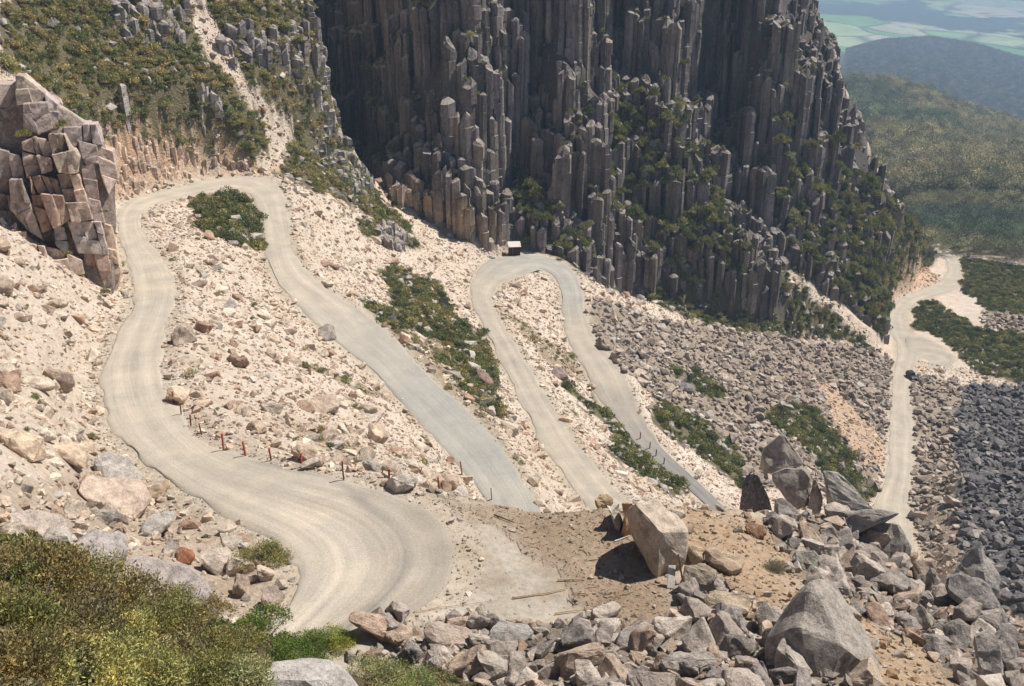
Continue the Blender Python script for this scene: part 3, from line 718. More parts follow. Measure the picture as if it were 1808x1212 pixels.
for i in range(14):
    rs = np.random.default_rng(100+i); bm = hull(rock_points(rs)); me = bpy.data.meshes.new('stone'); bm.to_mesh(me); bm.free(); me.materials.append(ROCK_I); ROCKS.append(me)
LIB_ROCK = libcoll('stone_library', ROCKS)
def scatter(name, pts, rot, scl, idx, tint, lib, kind='stuff', label=None, cat=None):
    n = len(pts)
    if n == 0: return None
    me = bpy.data.meshes.new(name); me.vertices.add(n); me.vertices.foreach_set('co', np.asarray(pts, np.float32).ravel())
    for nm, ty, ar in (('rot', 'FLOAT_VECTOR', rot), ('scl', 'FLOAT_VECTOR', scl)):
        a = me.attributes.new(nm, ty, 'POINT'); a.data.foreach_set('vector', np.asarray(ar, np.float32).ravel())
    a = me.attributes.new('idx', 'INT', 'POINT'); a.data.foreach_set('value', np.asarray(idx, np.int32))
    a = me.attributes.new('tint', 'FLOAT_COLOR', 'POINT'); a.data.foreach_set('color', np.c_[tint, np.ones(n)].astype(np.float32).ravel())
    o = add(name, me); ng = bpy.data.node_groups.new(name+'_nodes', 'GeometryNodeTree')
    ng.interface.new_socket('Geometry', in_out='INPUT', socket_type='NodeSocketGeometry'); ng.interface.new_socket('Geometry', in_out='OUTPUT', socket_type='NodeSocketGeometry')
    gi = ng.nodes.new('NodeGroupInput'); go = ng.nodes.new('NodeGroupOutput'); ip = ng.nodes.new('GeometryNodeInstanceOnPoints')
    ci = ng.nodes.new('GeometryNodeCollectionInfo'); ci.inputs['Collection'].default_value = lib; ci.inputs['Separate Children'].default_value = True; ci.inputs['Reset Children'].default_value = True
    def na(nm, t):
        q = ng.nodes.new('GeometryNodeInputNamedAttribute'); q.data_type = t; q.inputs['Name'].default_value = nm; return q.outputs['Attribute']
    L = ng.links.new; L(gi.outputs[0], ip.inputs['Points']); L(ci.outputs[0], ip.inputs['Instance']); ip.inputs['Pick Instance'].default_value = True
    L(na('idx', 'INT'), ip.inputs['Instance Index'])
    e = ng.nodes.new('FunctionNodeEulerToRotation'); L(na('rot', 'FLOAT_VECTOR'), e.inputs[0]); L(e.outputs[0], ip.inputs['Rotation'])
    L(na('scl', 'FLOAT_VECTOR'), ip.inputs['Scale']); L(ip.outputs[0], go.inputs[0])
    md = o.modifiers.new('scatter', 'NODES'); md.node_group = ng
    tag(o, label, cat, kind=kind); return o

# sampling the near ground by class -------------------------------------------------
AR = np.zeros((NT, NR)); dr_ = np.gradient(RK); AR[:] = RK[None]*(TH[1]-TH[0])*dr_[None]
dz = np.gradient(H, axis=1)/dr_[None]; AR = AR*np.sqrt(1+np.clip(np.abs(dz), 0, 1.2)**2)
inframe = (VX > -160) & (VX < 1970) & (VY > -120) & (VY < 1330)
def sample(classes, dens, rmin=8, rmax=470, extra=None, clear=.25):
    m = np.isin(cls, classes) & vis & inframe & (RR > rmin) & (RR < rmax) & (roaddist > clear)
    if extra is not None: m &= extra
    ii, kk = np.nonzero(m); w = AR[ii, kk]; tot = w.sum(); n = int(tot*dens)
    if n == 0: return np.zeros((0, 2))
    c = rng.choice(len(ii), n, p=w/tot); i = ii[c]; k = kk[c]
    th = TH[i]+(rng.random(n)-.5)*(TH[1]-TH[0]); r = RK[k]+(rng.random(n)-.5)*dr_[k]
    return np.c_[r*np.sin(th), r*np.cos(th)]
def powsize(n, a, b, q=2.2):
    u = rng.random(n); return np.minimum(a*(1-u*(1-(b/a)**-q))**(-1/q), b)
allrocks = []       # x,y,z,size,tint,zone
PALE_T = [(.60,.49,.385),(.64,.54,.43),(.56,.44,.34),(.47,.35,.26),(.36,.235,.165),(.62,.47,.34),(.50,.44,.38)]
PINK_T = [(.37,.295,.235),(.43,.35,.285),(.29,.235,.195),(.23,.185,.155),(.41,.365,.315)]
DARK_T = [(.135,.125,.125),(.18,.165,.16),(.10,.092,.094),(.225,.205,.195),(.31,.275,.25)]
HEAP_T = [(.42,.35,.295),(.50,.425,.36),(.31,.255,.22),(.46,.345,.26),(.36,.25,.18),(.25,.215,.195)]
ORAN_T = [(.44,.33,.23),(.50,.39,.28),(.34,.235,.16),(.45,.39,.33),(.46,.30,.17)]
DIRT_T = [(.30,.23,.165),(.40,.32,.24),(.50,.42,.34),(.20,.145,.10)]
ROAD_T = [(.42,.36,.29),(.5,.44,.36),(.30,.26,.21)]
def rocks(zone, classes, dens, a, b, tints, tp=None, q=2.2, sink=.15, pxmin=.0009, **kw):
    xy = sample(classes, dens, **kw); n = len(xy)
    if n == 0: return
    s = powsize(n, a, b, q); r = np.hypot(xy[:, 0], xy[:, 1]); keep = s > r*pxmin; xy = xy[keep]; s = s[keep]; n = len(s)
    z = hgt(xy[:, 0], xy[:, 1]); T = np.array(tints)[rng.choice(len(tints), n, p=tp)]*(rng.uniform(.8, 1.2, (n, 1)))
    for j in range(n): allrocks.append((xy[j, 0], xy[j, 1], z[j]+s[j]*(.25-sink), s[j], T[j], zone))
rocks('pale', ['pale'], 2.3, .25, 2.4, PALE_T, [.2,.2,.2,.15,.1,.1,.05], q=2.6, rmax=300)
rocks('pale', ['pale', 'patch'], .05, .9, 2.8, PALE_T, [.1,.1,.15,.2,.2,.1,.15], q=2.4, rmax=300)
rocks('pale', ['veg'], .2, .7, 3.0, [(.42,.37,.33),(.5,.44,.38),(.33,.28,.25)], q=2.2, rmax=320)
rocks('pale', ['patch', 'orange', 'scar', 'streak'], 1.2, .4, 1.6, PALE_T, rmax=420)
rocks('pink', ['pink'], .75, .8, 3.0, PINK_T, [.3,.25,.2,.1,.15], q=2.3, sink=.02)
rocks('dark', ['dark'], .8, .8, 3.2, DARK_T, [.35,.25,.2,.15,.05], q=2.2, sink=.02)
rocks('cliff', ['cliff', 'cveg'], .05, .7, 2.4, [(.22,.19,.175),(.30,.265,.24)], q=2.3)
rocks('heap', ['heap'], 3.2, .35, 2.1, HEAP_T, [.25,.2,.2,.12,.08,.15], q=1.7, sink=.0)
rocks('heap', ['heap', 'grav'], 3.2, .35, 1.8, HEAP_T, [.25,.2,.2,.12,.08,.15], q=1.7, sink=.0, rmax=60, extra=inpoly(VX, VY, [(585,1100),(700,1094),(830,1092),(830,1300),(560,1300)]), clear=-12)
rocks('left', ['heapl'], 2.2, .25, 1.5, PALE_T, [.15,.2,.2,.15,.08,.07,.15], q=1.9, sink=.05)
rocks('slope', ['oslope'], 7, .12, .9, ORAN_T, q=2.3, sink=.1)
rocks('dirt', ['dirt'], 14, .06, .42, DIRT_T, q=2.6)
rocks('dirt', ['grav'], 1.2, .05, .25, ROAD_T, q=2.6)
rocks('pale', ['pale', 'patch', 'veg', 'grav', 'pink'], 1.0, .15, .55, ROAD_T+PALE_T[:3], q=2.2, rmax=240, extra=(roaddist > -.3) & (roaddist < 1.3), clear=-.3)
rocks('dirt', ['grav', 'pale', 'heapl', 'heap', 'dirt'], 16, .05, .24, ROAD_T+[(.25,.22,.19)], q=2.2, pxmin=.0008, rmax=110, extra=(roaddist > -.7) & (roaddist < 1.1), clear=-.7)
print('rocks', len(allrocks))
# visible size decides which rocks are things of their own
def quad(px, py, box):
    x0, y0, x1, y1 = box; h = ('left' if px < x0+(x1-x0)/3 else 'right' if px > x0+(x1-x0)*2/3 else 'centre'); v = ('upper' if py < y0+(y1-y0)/3 else 'lower' if py > y0+(y1-y0)*2/3 else 'middle')
    return v+' '+h if not (v == 'middle' and h == 'centre') else 'centre'
ZBOX = {}
def zone_of(x, y, z, zone):
    px, py = proj(x, y, z); px = float(px); py = float(py)
    if zone == 'heap': return ('the right-hand rock ridge', (1340, 900, 1808, 1212)) if px > 1340 else ('the pad-edge rock heap', (600, 1090, 1340, 1212))
    if zone == 'left': return ('the rocky left bank', (20, 800, 510, 1090))
    if zone == 'slope': return ('the orange gravel slope', (1180, 890, 1740, 1212))
    if zone == 'pink': return ('the pinkish boulder scree', (1040, 520, 1570, 890))
    if zone == 'dark': return ('the dark boulder scree', (1625, 670, 1808, 1110))
    if px < 300: return ('the pale left slope', (20, 360, 300, 900))
    if py > 560 and px < 900: return ('the pale scree', (300, 560, 900, 870))
    if py < 300: return ('the shrubby upper left slope', (20, 10, 690, 300))
    return ('the middle hairpin slopes', (480, 300, 1300, 900))
AR_ = allrocks
pxs = np.array([a[3]/math.sqrt(a[0]**2+a[1]**2+a[2]**2) for a in AR_])
zn = np.array([a[5] for a in AR_]); pxs[zn == 'dirt'] = 0
big = set(np.argsort(-pxs)[:262].tolist())
BOULD = []
for i in range(16):
    rs = np.random.default_rng(300+i); BOULD.append(rough_rock(rock_points(rs, 15, .75), 3, .055, i, 'boulder', ROCK_O, 1.0, .025))
def colour_word(c):
    l = (c[0]+c[1]+c[2])/3; wr = c[0]/max(c[2], .01)
    if wr > 1.75: return 'rusty orange' if l > .25 else 'brown'
    if l > .42: return 'pale cream'
    if l > .27: return 'pinkish grey'
    return 'dark grey'
for i in sorted(big):
    x, y, z, s, T, zone = AR_[i]; o = add('boulder', BOULD[i % 16]); o.location = (x, y, z+s*.05)
    o.rotation_euler = (rng.uniform(-.5, .5), rng.uniform(-.5, .5), rng.uniform(0, 6.28)); o.scale = (s*rng.uniform(.9, 1.25), s, s*rng.uniform(.8, 1.15)); o.color = (*T, 1)
    zn_, bx_ = zone_of(x, y, z, zone); qx, qy = proj(x, y, z); zz = 'at %s of %s' % (quad(float(qx), float(qy), bx_), zn_); sw = 'large' if pxs[i] > .035 else ('mid-sized' if pxs[i] > .022 else 'small')
    shp = ['blocky', 'slabby', 'pointed', 'rounded'][0] if o.scale[2]/o.scale[0] > .95 else 'slabby'
    lb = '%s %s %s boulder %s' % (sw, colour_word(T), shp, zz)
    tag(o, lb, 'boulder', '%s %s %s boulders %s' % (sw, colour_word(T), shp, zz))
NAMES = {'pale': 'pale_scree', 'pink': 'pink_boulder_scree', 'dark': 'dark_boulder_scree', 'cliff': 'cliff_ledge_debris', 'heap': 'foreground_rubble', 'left': 'left_bank_rubble', 'slope': 'orange_slope_gravel', 'dirt': 'pad_stones'}
for zone, nm in NAMES.items():
    J = [j for j in range(len(AR_)) if zn[j] == zone and j not in big]
    if not J: continue
    n = len(J); Pn = np.array([AR_[j][:3] for j in J]); S = np.array([AR_[j][3] for j in J]); T = np.array([AR_[j][4] for j in J])
    rot = np.c_[rng.uniform(-.6, .6, n), rng.uniform(-.6, .6, n), rng.uniform(0, 6.28, n)]
    scl = S[:, None]*np.c_[rng.uniform(.8, 1.3, n), rng.uniform(.8, 1.2, n), rng.uniform(.75, 1.25, n)]
    lab = {'pale': 'pale cream broken stones covering the slopes between the road legs', 'pink': 'pinkish grey boulder scree right of the second hairpin', 'dark': 'dark grey boulder scree below the lower road',
           'cliff': 'loose stones lying on the cliff ledges', 'heap': 'grey broken rubble between the foreground boulders', 'left': 'pale rubble on the bank left of the near bend',
           'slope': 'small orange stones on the slope right of the gravel pad', 'dirt': 'small stones strewn over the brown gravel pad'}[zone]
    scatter(nm, Pn, rot, scl, rng.integers(0, 14, n), T, LIB_ROCK, 'stuff', lab, 'stones')

# ------------------------------------------------------------------ columnar cliffs
def column_mesh_data(cx, cy, top, bot, rad, rs, tintf, lean=(0, 0), small=False):
    ns = int(rs.choice([5, 6, 6, 7])); a0 = rs.uniform(0, 6.28)
    ang = a0+np.arange(ns)*2*math.pi/ns+rs.uniform(-.22, .22, ns); rd = rad*rs.uniform(.7, 1.25, ns)
    hgt_ = top-bot; zs = [bot]; z = bot
    step = 3.2 if not small else 1.2
    while z < top-step*1.3:
        z += rs.uniform(.6, 1.7)*step; 
        if z < top-step*.5: zs.append(z)
    rings = []
    ox = oy = 0
    for q, z in enumerate(zs):
        if q: rings.append((z-.04, ox, oy, 1.0)); 
        ox += rs.normal(0, .13*rad); oy += rs.normal(0, .13*rad)
        rings.append((z, ox, oy, rs.uniform(.88, 1.08)))
    rings.append((top-.45*rad, ox, oy, .98)); rings.append((top, ox+rs.normal(0, .2*rad), oy+rs.normal(0, .2*rad), rs.uniform(.3, .7)))
    tilt = rs.normal(0, .38, 2); V = []; C = []
    for q, (z, ax, ay, sc) in enumerate(rings):
        f = (z-top)
        px_ = cx+ax+np.cos(ang)*rd*sc+lean[0]*f; py_ = cy+ay+np.sin(ang)*rd*sc+lean[1]*f
        zz = np.full(ns, z)
        if q >= len(rings)-2: zz = zz+(np.cos(ang)*tilt[0]+np.sin(ang)*tilt[1])*rad
        for a in range(ns): V.append((px_[a], py_[a], zz[a])); C.append(tintf(px_[a], py_[a], zz[a]))
    F = []
    for q in range(len(rings)-1):
        for a in range(ns):
            A = q*ns+a; B = q*ns+(a+1) % ns; F += [(A, B, B+ns), (A, B+ns, A+ns)]
    t0 = (len(rings)-1)*ns
    for a in range(1, ns-1): F.append((t0, t0+a, t0+a+1))
    return V, F, C
def build_cliff(thing, items, maxn=300, partname='column', joined='joined_columns'):
    """items: (visible size, V, F, C)"""
    items.sort(key=lambda q: -q[0])
    base = thing.location
    for it in items[:maxn]:
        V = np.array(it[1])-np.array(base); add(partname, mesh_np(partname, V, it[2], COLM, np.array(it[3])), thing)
    rest = items[maxn:]
    if rest:
        V = []; F = []; C = []; n = 0
        for it in rest:
            V.append(np.array(it[1])-np.array(base)); F.append(np.array(it[2])+n); C.append(np.array(it[3])); n += len(it[1])
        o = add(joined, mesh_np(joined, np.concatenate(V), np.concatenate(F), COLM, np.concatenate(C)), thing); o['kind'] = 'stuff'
# plan-wise hex grid over the cliff
SPC = 2.15
ORB = [(676,290),(700,300),(760,345),(830,372),(880,385),(905,425),(900,450),(840,440),(760,400),(690,365)]
gx = []; row = 0; y = 150.0
while y < 470:
    x = -80.0+(SPC/2 if row % 2 else 0)
    while x < 250: gx.append((x+rng.uniform(-.45, .45), y+rng.uniform(-.4, .4))); x += SPC
    y += SPC*.866; row += 1
gx = np.array(gx); kc, rd_ = cls_at(gx[:, 0], gx[:, 1]); hh = hgt(gx[:, 0], gx[:, 1])
rg = np.hypot(gx[:, 0], gx[:, 1]); gpx, gpy = proj(gx[:, 0], gx[:, 1], hh+2.2)
ti = np.clip(np.round((np.arctan2(gx[:, 0], gx[:, 1])-TH[0])/(TH[1]-TH[0])).astype(int), 0, NT-1); ri = np.clip(np.round(np.interp(rg, RK, np.arange(NR))).astype(int), 0, NR-1)
tl = np.clip(ti, 0, NT-1)
vmin = (hh+9)/rg >= cum[ti, np.maximum(ri-1, 0)]
ok = np.isin(kc, ['cliff', 'cveg']) & (rg < 440) & vmin & (rd_ > 2.5) & (gpy > -190) & (gpx < 1720) & (gpx > 520)
ok &= ~inpoly(gpx, gpy, [(1568,380),(1612,355),(1760,420),(1760,560),(1565,640),(1545,520)]) | ((rng.random(len(gx)) < .07) & (gpx < 1610))
gx = gx[ok]; hh = hh[ok]+2.2; kc = kc[ok]; gpx = gpx[ok]; gpy = gpy[ok]; rg = rg[ok]
# big clusters of columns that break off at one level
by, bx = np.meshgrid(np.arange(150, 480, 7.0), np.arange(-90, 260, 7.0)); B = np.c_[bx.ravel(), by.ravel()]+rng.uniform(-2.6, 2.6, (bx.size, 2))
Br = np.hypot(B[:, 0], B[:, 1]); Bo = rng.uniform(-.5, 8.0, len(B))
bh = np.minimum(hgt(B[:, 0]*(1+Bo/Br), B[:, 1]*(1+Bo/Br)), hgt(B[:, 0], B[:, 1])+24)+2.2+rng.normal(0, 1.2, len(B))
near_i = np.zeros(len(gx), int)
for a in range(0, len(gx), 500):
    d = np.hypot(gx[a:a+500, 0][:, None]-B[None, :, 0], gx[a:a+500, 1][:, None]-B[None, :, 1]); near_i[a:a+500] = d.argmin(1)
veg_f = (kc == 'cveg')
wB = np.where(veg_f, .40, np.where(gpy < 340, .90, .72)); top = wB*bh[near_i]+(1-wB)*hh
om_ = inpoly(gpx, gpy+10, [(650,250),(720,250),(860,320),(925,390),(915,470),(840,460),(690,395)])
top = np.where(om_, np.maximum(top, hgt(gx[:, 0]*(1+9/rg), gx[:, 1]*(1+9/rg))+rng.uniform(-6, 3, len(gx))), top)
top = np.clip(top, hh-4.0, hh+24)+rng.normal(0, .55, len(gx))-(rng.random(len(gx)) < .22)*rng.uniform(1, 9, len(gx))
sil = inpoly(gpx, gpy, [(1395,-300),(1440,10),(1462,60),(1490,90),(1530,200),(1560,290),(1620,370),(1650,430),(1560,400),(1500,300),(1470,200),(1425,100),(1390,20)])
top = np.where(sil, np.minimum(top, hh+1.5), top)
tail = inpoly(gpx, gpy, [(1470,330),(1560,340),(1720,430),(1720,540),(1560,640),(1470,560)])
top = np.where(tail, np.minimum(top, hh+rng.uniform(-1.5, 2.2, len(gx))), top)
low = np.minimum.reduce([hgt(gx[:, 0]+dx, gx[:, 1]+dy) for dx in (-3.5, 0, 3.5) for dy in (-5, -2.5, 0)])-1.5
low = np.minimum(low, top-3)
wmul = rng.choice([.75, .9, 1.05, 1.35], len(gx), p=[.25, .3, .3, .15])
BUT = [('tall dark columned cliff recess left of the main wall, in deep shadow', 'recess'), ('main columned cliff wall above the shelter hut with orange stained foot', 'main'),
       ('columned cliff buttress right of the shelter hut with pale broken tops', 'b3'), ('broken shrubby gully wall between two columned buttresses', 'b4'),
       ('stepped columned ridge with a deep shadowed chimney to its right', 'b5'), ('tall columned face forming the right shoulder of the cliff', 'b6'), ('ragged pinnacled tail of the cliff above the lower road', 'b7')]
def which(px, py):
    return 0 if (px < 745 and py < 245) else 1 if px < 905 else 2 if px < 1045+max(0, (py-250))*.15 else 3 if px < 1165+max(0, py-200)*.25 else 4 if px < 1320+max(0, py-200)*.25 else 5 if px < 1440+max(0, py-200)*.2 else 6
groups_ = {i: [] for i in range(7)}
BASE_T = np.array([.178, .150, .130])
for q in range(len(gx)):
    rs = np.random.default_rng(5000+q)
    tc = BASE_T*rs.uniform(.65, 1.45)*np.array([1, rs.uniform(.95, 1.04), rs.uniform(.92, 1.12)])
    tpx, tpy = float(gpx[q]), float(gpy[q])
    V, F, C = column_mesh_data(gx[q, 0], gx[q, 1], top[q], low[q], SPC*.60*wmul[q], rs, lambda a, b, c: tc)
    V = np.array(V); C = np.tile(tc, (len(V), 1))
    vx, vy = proj(V[:, 0], V[:, 1], V[:, 2])
    om = inpoly(vx+fbm(V[:, 0]/2, V[:, 2]/9)*22, vy+fbm(V[:, 0]/2+9, V[:, 1]/3)*26, ORB)
    fo = np.clip(.85+fbm(V[:, 0]*1.3, V[:, 2]/4, 3)*.9, .1, 1)[:, None]*rs.uniform(.6, 1.0); C[om] = (C*(1-fo)+np.array([.43, .31, .21])*fo)[om]
    groups_[which(tpx, tpy)].append(((top[q]-low[q])/rg[q], V, F, C))
for i, (lb, _) in enumerate(BUT):
    if not groups_[i]: continue
    it = groups_[i]; b = np.mean([np.array(g[1]).mean(0) for g in it], axis=0); lo = min(np.array(g[1])[:, 2].min() for g in it)
    t = empty('cliff_buttress', (float(b[0]), float(b[1]), float(lo))); tag(t, lb, 'cliff', 'columned cliff buttresses')
    build_cliff(t, it)
print('columns', len(gx), [len(v) for v in groups_.values()])
# smaller rock outcrops made of short columns
def outcrop(label, poly, spc, lift, tint, rmin, rmax, seed, lean=(0, 0), var=1.0, maxn=120, drop=1.5):
    rs = np.random.default_rng(seed)
    pts = np.array([ground(*p) for p in poly]); x0, x1 = pts[:, 0].min()-2, pts[:, 0].max()+2; y0, y1 = pts[:, 1].min()-4, pts[:, 1].max()+4
    g = []; y = y0; row = 0
    while y < y1:
        x = x0+(spc/2 if row % 2 else 0)
        while x < x1: g.append((x+rs.uniform(-.25, .25)*spc, y+rs.uniform(-.25, .25)*spc)); x += spc
        y += spc*.866; row += 1
    g = np.array(g); h = hgt(g[:, 0], g[:, 1]); px, py = proj(g[:, 0], g[:, 1], h); r = np.hypot(g[:, 0], g[:, 1])
    kk, rd2 = cls_at(g[:, 0], g[:, 1])
    m = inpoly(px, py, poly) & (r > rmin) & (r < rmax) & (rd2 > .8); g = g[m]; h = h[m]; r = r[m]
    if not len(g): print('empty outcrop', label); return
    big = np.round((h+rs.normal(0, .5, len(h)))/(1.8*spc))*(1.8*spc)
    items = []
    for q in range(len(g)):
        tc = np.array(tint)*rs.uniform(1-.25*var, 1+.25*var)
        tp = .5*big[q]+.5*h[q]+rs.uniform(*lift); tp = max(tp, h[q]+.1)
        lo = min(hgt(g[q, 0], g[q, 1]-spc*1.5), hgt(g[q, 0], g[q, 1]))-drop
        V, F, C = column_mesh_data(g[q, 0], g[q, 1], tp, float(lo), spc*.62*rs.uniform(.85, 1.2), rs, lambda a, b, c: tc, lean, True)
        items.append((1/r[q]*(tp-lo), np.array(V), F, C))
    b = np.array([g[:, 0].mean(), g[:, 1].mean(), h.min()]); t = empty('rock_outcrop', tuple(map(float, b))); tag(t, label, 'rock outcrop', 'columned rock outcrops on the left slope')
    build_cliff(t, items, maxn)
outcrop('row of grey standing rock columns high on the shrubby left slope', [(190,15),(330,15),(325,72),(300,80),(240,78),(200,60)], 1.5, (.6, 3.0), (.30,.26,.235), 170, 240, 1)
outcrop('dark stubby rock columns right of the pale gully near the top', [(385,65),(440,58),(520,62),(545,100),(530,120),(470,108),(400,108)], 1.6, (.6, 3.2), (.24,.21,.195), 180, 250, 2)
outcrop('grey rock rib along the edge of the spur beside the dark recess', [(500,15),(552,15),(575,120),(602,222),(580,235),(545,160),(520,70)], 1.7, (.3, 2.6), (.29,.255,.23), 180, 260, 3)
outcrop('low grey rock steps above the first hairpin in the shrubs', [(540,240),(600,240),(645,300),(660,345),(620,340),(570,300)], 1.6, (-.2, 1.6), (.30,.265,.24), 170, 250, 4)
outcrop('brown short rock columns in the cutting above the first hairpin', [(355,262),(440,276),(445,300),(370,290)], 0.95, (-.2, .6), (.42,.31,.24), 150, 230, 5, var=.6)
outcrop('pale orange broken rock face cut above the road at the first hairpin', [(180,222),(350,262),(375,290),(300,318),(245,338),(205,350),(195,300)], 1.0, (-.5, .45), (.60,.44,.33), 120, 230, 6, var=.45, maxn=300)
outcrop('small weathered rock crag in the middle of the shrubby slope', [(200,150),(255,150),(255,185),(205,180)], 1.5, (.2, 1.8), (.36,.32,.29), 150, 230, 7)
outcrop('lone grey rocks standing at the middle of the left slope', [(340,155),(385,150),(390,195),(350,200)], 1.5, (.3, 2.0), (.36,.32,.29), 150, 230, 8)
outcrop('broken grey crag between the shrubs above the middle road', [(660,400),(700,395),(725,430),(700,445),(665,430)], 1.5, (.2, 1.8), (.34,.29,.26), 130, 260, 9)

# ------------------------------------------------------------------ rocks measured one by one: outline points with their own depth
def mrock(label, pts, r=None, base=None, tint=(.36,.31,.27), name='boulder', parent=None, cat='boulder', seed=1, amp=.045, cuts=3, force=None, thick=None, bev=.03, group=None):
    if parent is None:
        if base is None: base = max([(p[1], p[0]) for p in pts if p[1] < 1215 and p[2] < 1.5])[::-1]
        g = ground(*base); rg_ = math.hypot(g.x, g.y)
        r = rg_ if r is None else min(max(rg_, r*.8), r*1.15)
        if force is not None: r = rg_+force
    W = [at(p[0], p[1], r+p[2]) for p in pts]
    if thick:
        W += [at(p[0]+(q*3-1.5), p[1], r+p[2]+thick*f) for q, p in enumerate(pts[:]) for f in (.8,)]
    if parent is None:
        ext = max((a-b).length for a in W for b in W)
        for p in sorted(pts, key=lambda p: -p[1])[:3]:
            q = at(p[0], p[1], r+p[2]); f = Vector((q.x, q.y, 0)).normalized(); W.append(q+f*.28*ext-Vector((0, 0, .30*ext))); W.append(q-Vector((0, 0, .12*ext)))
    c = sum(W, Vector())/len(W); size = max((w-c).length for w in W)*1.6
    me = rough_rock([w-c for w in W], cuts, amp, seed, name, ROCK_O, size, bev)
    o = add(name, me, parent); o.location = c-(parent.location if parent else Vector())
    o.color = (*tint, 1)
    if parent is None: tag(o, label, cat, group)
    elif label: o['label'] = label
    return o
# the great pale block at the end of the pad: top, dark left face, right end face
mrock('huge pale slab-topped block beside the gravel pad, shadow on its left', [(1118,886,.0),(1160,882,1.6),(1214,936,1.2),(1166,938,-.9),(1204,990,.6),(1160,1008,-.8),(1122,958,.2),(1150,996,2.5),(1108,905,1.6),(1205,985,3.0)], 49.2, tint=(.52,.42,.33), seed=3, amp=.04)
mrock('narrow orange sided block wedged left of the huge pale block', [(1098,889,0),(1117,889,.3),(1119,925,.2),(1104,930,-.2),(1100,950,.3),(1120,950,1.6),(1100,890,1.5)], 50.4, tint=(.48,.28,.13), seed=4)
mrock('white lichened angular block behind the orange sided block', [(1070,893,0),(1096,886,.6),(1098,918,.2),(1092,935,-.2),(1078,905,-.3),(1098,930,1.5),(1080,890,1.4)], 50.8, tint=(.60,.53,.45), seed=5)
mrock('rounded tan boulder at the left end of the pad rim', [(1049,882,0),(1060,872,.4),(1075,871,.5),(1082,880,.3),(1076,892,0),(1056,893,-.2),(1065,893,1.2)], 52.5, tint=(.50,.36,.21), seed=6, bev=.09)
mrock('tan cube of rock leaning on the right end of the huge block', [(1213,965,0),(1230,961,.4),(1245,972,.2),(1240,990,-.3),(1220,992,-.3),(1216,990,1.3),(1240,985,1.4)], 47.2, tint=(.50,.38,.25), seed=7, bev=.05)
mrock('long tan wedge boulder right of the huge pale block', [(1245,970,.2),(1262,965,.9),(1315,990,.6),(1312,1002,-.2),(1292,1010,-.7),(1265,1000,-.3),(1244,988,-.1),(1300,1010,1.4),(1255,990,1.6)], 47.0, tint=(.42,.31,.21), seed=8)
mrock('grey-brown rounded boulder below the tan cube', [(1205,995,.2),(1235,992,.6),(1268,1005,.5),(1270,1020,0),(1240,1045,-.5),(1212,1035,-.4),(1205,1015,-.1),(1240,1030,1.5)], 45.5, tint=(.36,.29,.22), seed=9, bev=.08)
mrock('long rounded boulder with orange right end below the pad corner', [(1240,1052,.3),(1262,1042,.8),(1325,1048,.8),(1332,1068,.3),(1320,1080,-.3),(1262,1085,-.5),(1240,1075,-.1),(1290,1075,1.6)], 43.5, tint=(.44,.34,.24), seed=10, bev=.08)
mrock('thin pale upright slab standing right of the orange-ended boulder', [(1334,1062,.1),(1352,1060,.4),(1366,1085,.5),(1362,1110,.2),(1342,1115,-.3),(1334,1085,-.2),(1358,1110,1.2)], 41.5, tint=(.44,.39,.34), seed=11)
mrock('small triangular grey block near the upright slab', [(1262,1085,0),(1292,1070,.6),(1302,1098,.2),(1270,1120,-.4),(1250,1105,-.1),(1285,1110,1.2)], 41.5, tint=(.33,.28,.25), seed=12)
# the big foreground spire
mrock('giant lichened grey spire boulder at the bottom right', [(1432,1022,.6),(1452,1024,1.2),(1475,1032,1.8),(1392,1070,.4),(1350,1130,-.6),(1352,1195,-1.2),(1360,1260,-2.0),(1440,1105,-.2),(1400,1062,.3),(1370,1100,.5),(1412,1112,-1.3),(1455,1075,.1),(1490,1140,-1.2),(1530,1170,-.6),(1418,1150,-1.4),(1440,1260,-2.4),(1560,1200,.6),(1590,1260,.2),(1505,1090,1.0),(1520,1110,2.4),(1590,1260,3)], 36.5, tint=(.38,.33,.285), seed=13, amp=.038, cuts=4)
mrock('dark jagged block at the left foot of the giant spire', [(1352,1112,.4),(1385,1098,.6),(1425,1150,.6),(1440,1220,0),(1352,1230,-.4),(1345,1150,0),(1400,1220,1.2)], 34.4, tint=(.24,.21,.19), seed=14, amp=.04)
# stack on the rim
mrock('pale squarish boulder perched on top of the rim stack', [(1345,792,.3),(1382,762,.8),(1398,780,.9),(1418,817,.6),(1385,828,-.4),(1355,824,-.5),(1342,818,0),(1402,818,2.4),(1360,780,2.2)], 67, tint=(.37,.32,.27), seed=15)
mrock('twin-lobed grey boulder carrying the perched block', [(1362,835,.2),(1388,826,.6),(1420,828,.8),(1432,855,.5),(1424,885,-.3),(1400,892,-.6),(1380,862,-.4),(1362,850,0),(1415,870,2.2)], 66, tint=(.34,.29,.25), seed=16)
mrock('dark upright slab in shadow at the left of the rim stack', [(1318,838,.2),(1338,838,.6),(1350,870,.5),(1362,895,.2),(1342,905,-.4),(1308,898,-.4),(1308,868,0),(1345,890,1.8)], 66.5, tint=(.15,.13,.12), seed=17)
mrock('leaning pale slab between the stack and the pointed boulder', [(1434,842,.3),(1444,846,.5),(1455,885,.3),(1448,900,-.3),(1424,900,-.3),(1428,875,0),(1448,890,1.6)], 65.5, tint=(.38,.33,.29), seed=18)
mrock('pointed pale boulder with a dark left side on the rim', [(1452,830,.4),(1484,836,1.0),(1492,852,1.0),(1530,885,.8),(1545,898,.3),(1500,908,-.5),(1470,902,-.7),(1464,870,-.4),(1500,890,3),(1450,836,1.6)], 65, tint=(.36,.32,.28), seed=19)
